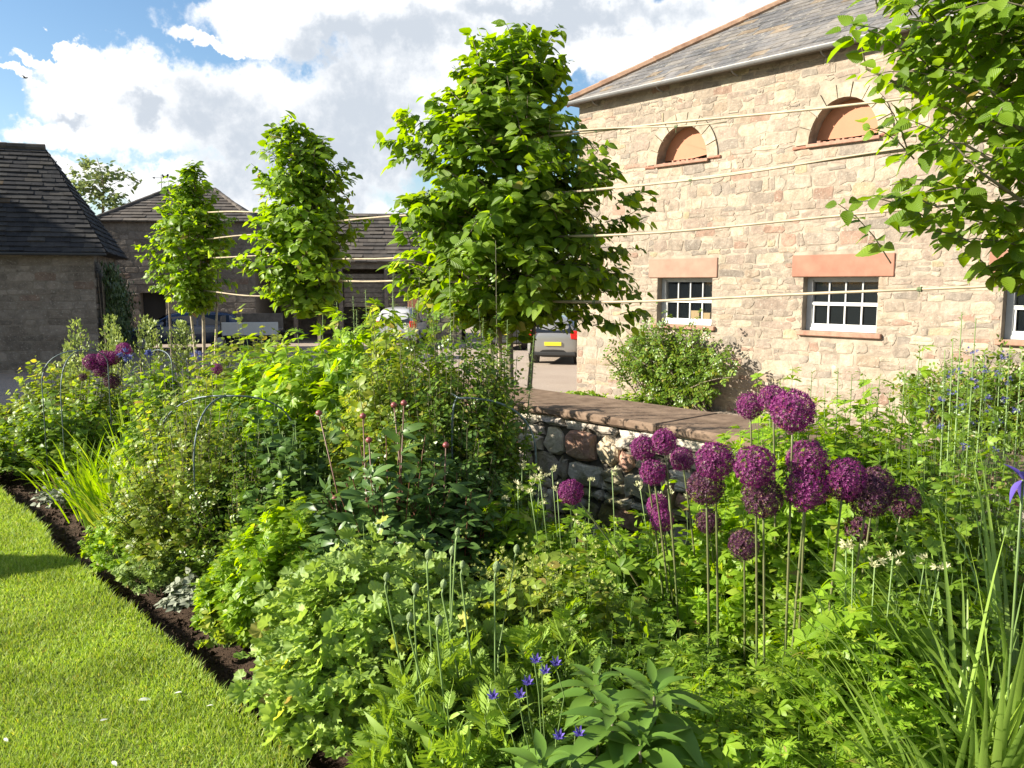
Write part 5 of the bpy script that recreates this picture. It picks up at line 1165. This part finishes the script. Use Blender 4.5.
# --- climber on the barn wall, shrub at the right barn foot
def climber(label, x0, x1, h, n, seed, name='climbing_rose', lm='rose_leaf', leaf=.17):
    global RNG
    RNG = np.random.default_rng(seed); o_ = BARN_O + bx * (x0 + x1) / 2 - by * .12
    r = empty(name, o_, math.atan2(bx[1], bx[0]), label, 'climber'); hw = (x1 - x0) / 2
    k = 60; base = np.stack([unif(-hw * .5, hw * .5, k), unif(-.3, 0, k), np.zeros(k)], 1); tp = np.stack([unif(-hw, hw, k), unif(-.75, -.05, k), np.zeros(k)], 1)
    tp[:, 2] = h * (1 - .35 * np.abs(tp[:, 0] / hw) ** 1.8) * unif(.55, 1.08, k)
    cv = bez(base, (base + tp) / 2 + np.array([0, -.15, .3]), tp, np.linspace(0, 1, 6)); V, F = tubes(cv, np.linspace(.018, .006, 6)[None] * np.ones((k, 1)), 4); mesh_tris('stems', V, F, M['bark'], r)
    t = RNG.uniform(.12, 1, n); j = RNG.integers(0, k, n); tt = t[:, None]
    P = (1 - tt) ** 2 * base[j] + 2 * tt * (1 - tt) * ((base + tp) / 2 + np.array([0, -.15, .3]))[j] + tt * tt * tp[j] + rnd(n, 3) * np.array([.14, .10, .13]); P[:, 1] = np.minimum(P[:, 1], -.02)
    V, F, UV = scatter(T['rose'], P, rnd(n, 3) + np.array([0, -.3, -.2]), np.array([0, -.8, .8]) + rnd(n, 3) * .5, leaf * unif(.6, 1.2, n)); mesh_tris('foliage', V, F, M[lm], r, uv=UV)
climber('bushy green climber against the barn wall below the smaller sash window', WX[0] - 1.0, WX[0] + 2.5, 1.75, 2300, 150)
climber('shrub with small leaves against the barn foot at the right edge of the view', WX[2] - 1.3, WX[2] + 1.8, 1.5, 1800, 151, 'wall_shrub', 'rose_leaf')
p = at(578, 372, 17.5); p[2] = YARD; r = empty('weeds', p, 0, 'low bright weeds at the foot of the barn corner', 'weeds'); RNG = np.random.default_rng(3); clump(r, .6, .22, 120, 5, .12, ['lance', 'tri'], 'bright_leaf', spread=.8, ry=.3)
p = at(640, 372, 16.5); p[2] = YARD; r = empty('weeds', p, 0, 'sparse weeds along the barn foot left of the climber', 'weeds'); RNG = np.random.default_rng(5); clump(r, .5, .35, 60, 5, .10, ['tri'], 'mid_leaf', spread=.8, ry=.3)

# --- centre: big rose bush by the wall, phlox, peony
def bush(name, label, cat, px, Y, topy, rr, seed, lm, leaf, tpl, stems=200, per=12, sm='stem_g', grp=None, t0=.3, **k):
    r = plant(name, label, cat, px, Y, seed, grp); clump(r, rr, topz(topy, Y) + .03, stems, per, leaf, list(tpl), lm, sm=sm, t0=t0, **k); return r
bush('rose_bush', 'large dark rose bush at the left end of the low stone wall', 'rose bush', 445, 4.5, 322, .44, 160, 'rose_leaf', .095, ['rose'], 260, 16, 'stem_dark', ragged=.22, upness=.6, th_pow=.7, t0=.2)
bush('rose_bush', 'rose shoots with small leaves touching the wall coping', 'rose bush', 500, 4.6, 330, .17, 161, 'rose_leaf', .085, ['rose'], 70, 16, 'stem_dark', ragged=.25, upness=.8, th_pow=.6, t0=.2)
bush('rose_bush', 'yellow green topped rose left of the large dark one', 'rose bush', 398, 4.65, 325, .38, 162, 'gold_leaf', .08, ['rose', 'tri'], 170, 15, 'stem_dark', ragged=.22, upness=.8, th_pow=.7, t0=.45)
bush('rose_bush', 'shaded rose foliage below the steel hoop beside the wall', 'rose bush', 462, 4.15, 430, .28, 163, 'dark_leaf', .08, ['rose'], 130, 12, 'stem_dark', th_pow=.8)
for i, (px, Y, ty, rr, l, lm) in enumerate([(318, 5.5, 326, .48, 'bright leafy bellflower clump before the middle pleached tree', 'bright_leaf'), (268, 5.9, 352, .42, 'bright leafy clump left of the bellflower mass', 'bright_leaf'), (365, 5.3, 320, .40, 'bright leafy clump right of the bellflower mass below the seed spikes', 'bright_leaf')]):
    r = bush('bellflower', l, 'plant', px, Y, ty, rr, 170 + i, lm, .13, ['palm5', 'bigpalm'], 150, 9, grp='bellflowers in the middle of the bed', ragged=.15, upness=.5, th_pow=.7, t0=.3)
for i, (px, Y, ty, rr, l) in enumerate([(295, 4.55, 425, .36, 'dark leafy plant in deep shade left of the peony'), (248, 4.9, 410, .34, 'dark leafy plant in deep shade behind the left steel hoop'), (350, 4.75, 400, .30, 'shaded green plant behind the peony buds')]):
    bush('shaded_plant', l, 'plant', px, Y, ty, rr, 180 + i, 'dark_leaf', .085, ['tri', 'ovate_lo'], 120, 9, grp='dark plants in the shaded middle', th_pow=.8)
r = bush('peony', 'peony with dark lance leaves, red stems and round crimson buds', 'peony', 388, 3.95, 440, .42, 190, 'peony_leaf', .135, ['lance', 'ternate'], 150, 9, 'stem_red', ragged=.15, upness=.7, th_pow=.8, t0=.35, stem_r=.005)
for px, py in ((319, 413), (363, 416), (404, 403), (394, 405), (446, 445), (335, 498), (369, 440)):
    q = loc(r, px, py, 3.85 + RNG.uniform(-.12, .1)); b = np.array([q[0] * .5, q[1] * .5, 0]); mb = MB(); mb.tube([tuple(b), tuple((b + q) / 2 + rnd(3) * .03), tuple(q)], [.0045, .004, .003], 6); s = mb.build('flower_stem', M['stem_red'], r, True)
    mb = MB(); qq = [(-.5, .1), (-.3, .75), (0, 1), (.3, .75), (.5, .1)]; mb.tube([tuple(q + np.array([0, 0, .03 * a])) for a, _ in qq], [.0165 * w for _, w in qq], 10); mb.build('bud', M['bud_red'], s, True)
bush('peony', 'second peony of dark glossy leaves right of the budded one', 'peony', 455, 3.85, 490, .32, 191, 'peony_leaf', .13, ['lance', 'ternate'], 120, 8, 'stem_red', th_pow=.9, stem_r=.005)
bush('cranesbill', 'lobed green clump between the pale mound and the peony', 'plant', 290, 3.95, 505, .34, 192, 'bright_leaf', .075, ['palm', 'palm5'], 130, 8, th_pow=1., t0=.5, spread=.6)
bush('cranesbill', 'lobed green clump just above the bare soil patch', 'plant', 243, 4.0, 545, .26, 193, 'bright_leaf', .07, ['palm', 'palm5'], 100, 8, th_pow=1., t0=.5, spread=.6)
bush('low_plant', 'tiny yellow green plant alone on the bare soil', 'plant', 212, 3.85, 602, .13, 194, 'gold_leaf', .05, ['lobed', 'ovate_lo'], 45, 5, th_pow=1., t0=.4)
bush('silver_plant', 'small silver leaved plant at the foot of the left rose', 'plant', 178, 4.35, 578, .15, 195, 'silver_leaf', .055, ['ovate_lo'], 40, 6, th_pow=.9)
# --- left half
bush('rose_bush', 'rose with yellow green shoots growing through the left steel hoop', 'rose bush', 182, 4.85, 385, .42, 200, 'gold_leaf', .06, ['rose', 'tri'], 170, 13, 'stem_dark', ragged=.22, th_pow=.8, t0=.25)
bush('rose_bush', 'darker rose right of the left steel hoop with hanging shoots', 'rose bush', 228, 4.6, 440, .32, 201, 'rose_leaf', .065, ['rose'], 130, 12, 'stem_dark', ragged=.2, th_pow=.8, t0=.25)
bush('cranesbill', 'small leaved green mound spilling over the soil at the lawn edge', 'plant', 138, 5.05, 505, .36, 202, 'bright_leaf', .045, ['palmfine', 'tri'], 190, 9, th_pow=1., t0=.5, spread=.7, upness=.4)
bush('cranesbill', 'paler small leaved clump below the rose and left of the silver plant', 'plant', 158, 4.65, 540, .26, 203, 'pale_leaf', .045, ['tri', 'palmfine'], 110, 8, th_pow=1., t0=.5, spread=.7)
for i, (px, Y, n, L, w, l, m_) in enumerate([(98, 6.0, 150, .52, .034, 'bright clump of broad strappy leaves arching over the lawn edge', 'bright_leaf'), (128, 5.5, 110, .45, .030, 'second strappy clump with yellowing leaves nearer the hoop', 'gold_leaf'), (70, 6.5, 80, .55, .03, 'far strappy clump at the left beside the dark shrub', 'bright_leaf'), (122, 6.6, 80, .75, .02, 'upright strappy clump below the distant alliums', 'bright_leaf')]):
    r = plant('daylily', l, 'plant', px, Y, 210 + i, 'strappy leaved plants on the left'); blades(r, n, L, w, 1.15, m_, .26, arch=1.5, seg=6)
bush('bergenia', 'pale soft leaved plant at the far corner of the lawn edge', 'plant', 50, 6.35, 478, .18, 215, 'silver_leaf', .07, ['ovate_lo'], 30, 5, th_pow=1.)
for i, (px, Y, ty, rr, l, lm, lf) in enumerate([(14, 7.6, 418, .62, 'rounded green shrub at the left edge of the view', 'mid_leaf', .075), (66, 7.4, 385, .50, 'leafy shrub below the small arched hoop', 'mid_leaf', .08), (50, 8.3, 362, .42, 'variegated yellow tipped shrub left of the small hoop', 'gold_leaf', .08), (95, 7.9, 372, .4, 'cream edged shrub under the distant alliums', 'gold_leaf', .08), (5, 8.6, 400, .4, 'reddish tipped shrub behind the rounded one at the left edge', 'gold_leaf', .07), (165, 6.6, 372, .4, 'mixed stalky plant right of the distant alliums', 'mid_leaf', .08), (205, 6.0, 392, .42, 'green leafy plant above the left steel hoop', 'mid_leaf', .09), (247, 8.2, 330, .5, 'airy yellow green shrub in front of the white trailer', 'gold_leaf', .09), (222, 7.2, 352, .38, 'leafy plant under the smallest pleached tree', 'gold_leaf', .09), (150, 7.8, 365, .4, 'stalky plant under the row of little clipped cones', 'mid_leaf', .08)]):
    bush('garden_shrub', l, 'shrub', px, Y, ty, rr, 220 + i, lm, lf, ['ovate_lo', 'tri'], 130, 10, 'stem_dark', grp='shrubs at the far end of the bed', th_pow=.8, ragged=.2)
for i, (px, Y, n, L, l) in enumerate([(138, 6.9, 60, .78, 'upright iris leaves beside the highest far allium'), (160, 6.7, 50, .66, 'upright pale iris stalks right of the first iris clump')]):
    r = plant('iris', l, 'iris', px, Y, 235 + i, 'far irises on the left'); blades(r, n, L, .018, .25, 'blade_leaf' if i == 0 else 'gold_leaf', .16, arch=.12, seg=5)
    flowers(r, [loc(r, a, b, Y) for a, b in (((120, 355), (127, 357)) if i == 0 else ((151, 353), (195, 356)))], .05, 4, 'star', 'blue_petal', .015)
# little upright conical shrubs in a row
RNG = np.random.default_rng(250)
for i, (px, ty, Y, l) in enumerate([(78, 320, 9.3, 'leftmost little upright shrub, before the grey barn wall'), (103, 316, 9.5, 'tallest little upright shrub of the row'), (116, 328, 9.9, 'short upright shrub half behind the tallest one'), (137, 317, 9.6, 'upright shrub left of the dark blue car'), (155, 321, 9.8, 'narrow upright shrub in front of the car headlights'), (173, 322, 9.9, 'upright shrub just left of the tree stake'), (185, 322, 9.9, 'rightmost upright shrub, right of the tree stake'), (60, 345, 9.0, 'low upright shrub at the left end of the row')]):
    r = plant('upright_shrub', l, 'shrub', px, Y, 250 + i, 'row of little upright shrubs'); z = topz(ty, Y); n = 520
    mb = MB(); mb.tube([(0, 0, 0), (.01, 0, z * .5), (0, 0, z * .95)], [.014, .01, .004], 6); mb.build('trunk', M['bark'], r, True)
    a = unif(0, 6.28, n); t = RNG.uniform(0, 1, n) ** .8; rad = (.15 * (1 - t) ** .5 + .04) * np.sqrt(RNG.uniform(.1, 1, n)) * (1 + .5 * np.sin(t * 17 + i + a * 2))
    lean = np.array([.12 if i % 2 else -.08, 0, 0])
    P = np.stack([rad * np.cos(a), rad * np.sin(a), z * (.1 + .92 * t)], 1) + lean * (t[:, None] * .6); D = np.stack([np.cos(a) * .6, np.sin(a) * .6, np.ones(n)], 1) + rnd(n, 3) * .3
    V, F, UV = scatter(T['tiny'], P, D, rnd(n, 3) * .5 + np.stack([np.cos(a), np.sin(a), np.full(n, .3)], 1), unif(.03, .055, n)); mesh_tris('foliage', V, F, M['hedge_leaf'], r, uv=UV)
# tall seed spikes before the cart shed
RNG = np.random.default_rng(270)
def tall_spike(label, px, topy, Y, seed, wid=.02, lm='hedge_leaf', grp='tall thin flower spikes before the cart shed'):
    r = plant('flower_spike', label, 'flower spike', px, Y, seed, grp); z = topz(topy, Y) + .03; mb = MB(); dx = RNG.normal() * .05
    mb.tube([(0, 0, 0), (dx * .3, 0, z * .5), (dx, 0, z)], [.006, .005, .002], 6); mb.build('stem', M['stem_g'], r, True)
    n = 170; t = RNG.uniform(.55, 1, n); a = unif(0, 6.28, n); k = (1.15 - t)[:, None]
    P = np.stack([dx * t ** 2, np.zeros(n), z * t], 1) + rnd(n, 3) * .012 * (k + .3); V, F, UV = scatter(T['lance'], P, np.stack([np.cos(a), np.sin(a), unif(.1, .9, n)], 1), np.stack([-np.cos(a) * .3, -np.sin(a) * .3, np.ones(n)], 1), (wid + .16 * (1 - t) ** 1.3) * unif(.5, 1.1, n)); mesh_tris('leaves', V, F, M[lm], r, uv=UV)
for i, (px, ty, Y, l) in enumerate([(338, 302, 5.6, 'seed spike left of the group, just right of the grey stake'), (356, 296, 5.6, 'second seed spike from the left in the group'), (371, 290, 5.5, 'seed spike before the dark shed boards'), (386, 272, 5.4, 'tallest seed spike in front of the shed'), (398, 296, 5.3, 'seed spike left of the orange brick pier'), (418, 300, 5.2, 'seed spike before the white car'), (436, 306, 5.2, 'seed spike right of the white car under the tree'), (452, 268, 5.1, 'tall spike overlapping the lower leaves of the tallest tree'), (476, 318, 5.0, 'spike beside the trunk of the tallest tree'), (352, 310, 5.8, 'short seed spike in the group before the shed'), (407, 312, 5.4, 'short seed spike at the foot of the brick pier'), (505, 320, 4.8, 'spike in front of the pale stake by the tallest tree'), (520, 335, 4.8, 'short spike nearest the low wall')]):
    tall_spike(l, px, ty, Y, 270 + i)
# --- steel hoops over the roses
def hoop(label, apex, legs, Y, seed, r=.0055):
    a = at(*apex, Y); g = empty('plant_hoop', np.array([a[0], a[1], -.02]), 0, label, 'plant hoop', 'steel plant hoops over the roses')
    for (lx_, ly_, lY) in legs:
        e = at(lx_, ly_, lY); e[2] = min(e[2], 9); foot = e - np.array(g.location); top = np.array([0, 0, a[2] + .02]); mb = MB()
        sh = np.array([foot[0], foot[1], max(foot[2], .0)]); c1 = np.array([sh[0] * .98, sh[1] * .98, top[2] * .995])
        pts = [tuple(x) for x in bez(top[None], c1[None], sh[None], np.linspace(0, 1, 12))[0]] + [(sh[0], sh[1], 0)]
        mb.tube(pts, r, 7); mb.build('hoop_rod', M['steel'], g, True)
hoop('steel hoop at the right side of the big rose, before the low wall', (458, 398), [(452, 440, 4.2), (536, 455, 4.3), (440, 410, 4.9)], 4.2, 1)
hoop('steel hoop with crossing rods over the left rose', (226, 396), [(157, 460, 4.95), (194, 470, 4.5), (296, 440, 4.9)], 4.75, 2, .005)
hoop('small thin hoop at the far left above the leafy shrub', (82, 350), [(42, 384, 6.9), (61, 400, 6.7), (108, 365, 7.2)], 7.0, 3, .0045)
hoop('low hoop just left of the smallest tree stake', (160, 350), [(150, 358, 7.8), (172, 365, 7.4)], 7.6, 4, .0045)
# --- unseen shrub added off to the left, sized to throw the lawn shadow
p = np.array([-5.9, 4.45, 0]); r = empty('shadow_shrub', p, 0, 'unseen rounded shrub added left of the bed to shade the lawn', 'shrub'); RNG = np.random.default_rng(300)
mb = MB(); mb.tube([(0, 0, 0), (0, 0, .9)], [.03, .02], 7); mb.build('trunk', M['bark'], r); n = 9000; t = RNG.uniform(0, 1, n); a = unif(0, 6.28, n); rad = .36 * np.sqrt(np.clip(1 - (t * 1.02) ** 3, 0, 1)) * RNG.uniform(0, 1, n) ** .3
P = np.stack([rad * np.cos(a), rad * np.sin(a), 1.62 * t + .02], 1); V, F, UV = scatter(T['tiny'], P, rnd(n, 3), rnd(n, 3) + np.array([0, 0, .5]), unif(.04, .07, n)); mesh_tris('foliage', V, F, M['mid_leaf'], r, uv=UV)
# --- fallen petals on the lawn
RNG = np.random.default_rng(310)
for i, (px, py, s, l) in enumerate([(138, 700, .055, 'long pale fallen leaf lying on the lawn'), (100, 721, .035, 'white fallen petal left of the long pale leaf'), (112, 761, .035, 'white fallen petal near the bottom of the lawn'), (4, 738, .03, 'white fallen petal at the left edge of the lawn'), (182, 692, .04, 'pale fallen leaf right of the long one'), (213, 705, .03, 'pale petal close to the soil edge')]):
    g = ground(px, py, .03); V, F, UV = T['lance']; V = V * np.array([1.3, 1, .5]) * s; o = mesh_tris('fallen_petal', V, F, M['white_petal'], uv=UV); o.location = g; o.rotation_euler = (0, .1, RNG.uniform(0, 6)); o.rotation_euler.z = {0: -1.1}.get(i, o.rotation_euler.z); tag(o, l, 'petal', 'fallen petals on the lawn')
bpy.context.view_layer.update()
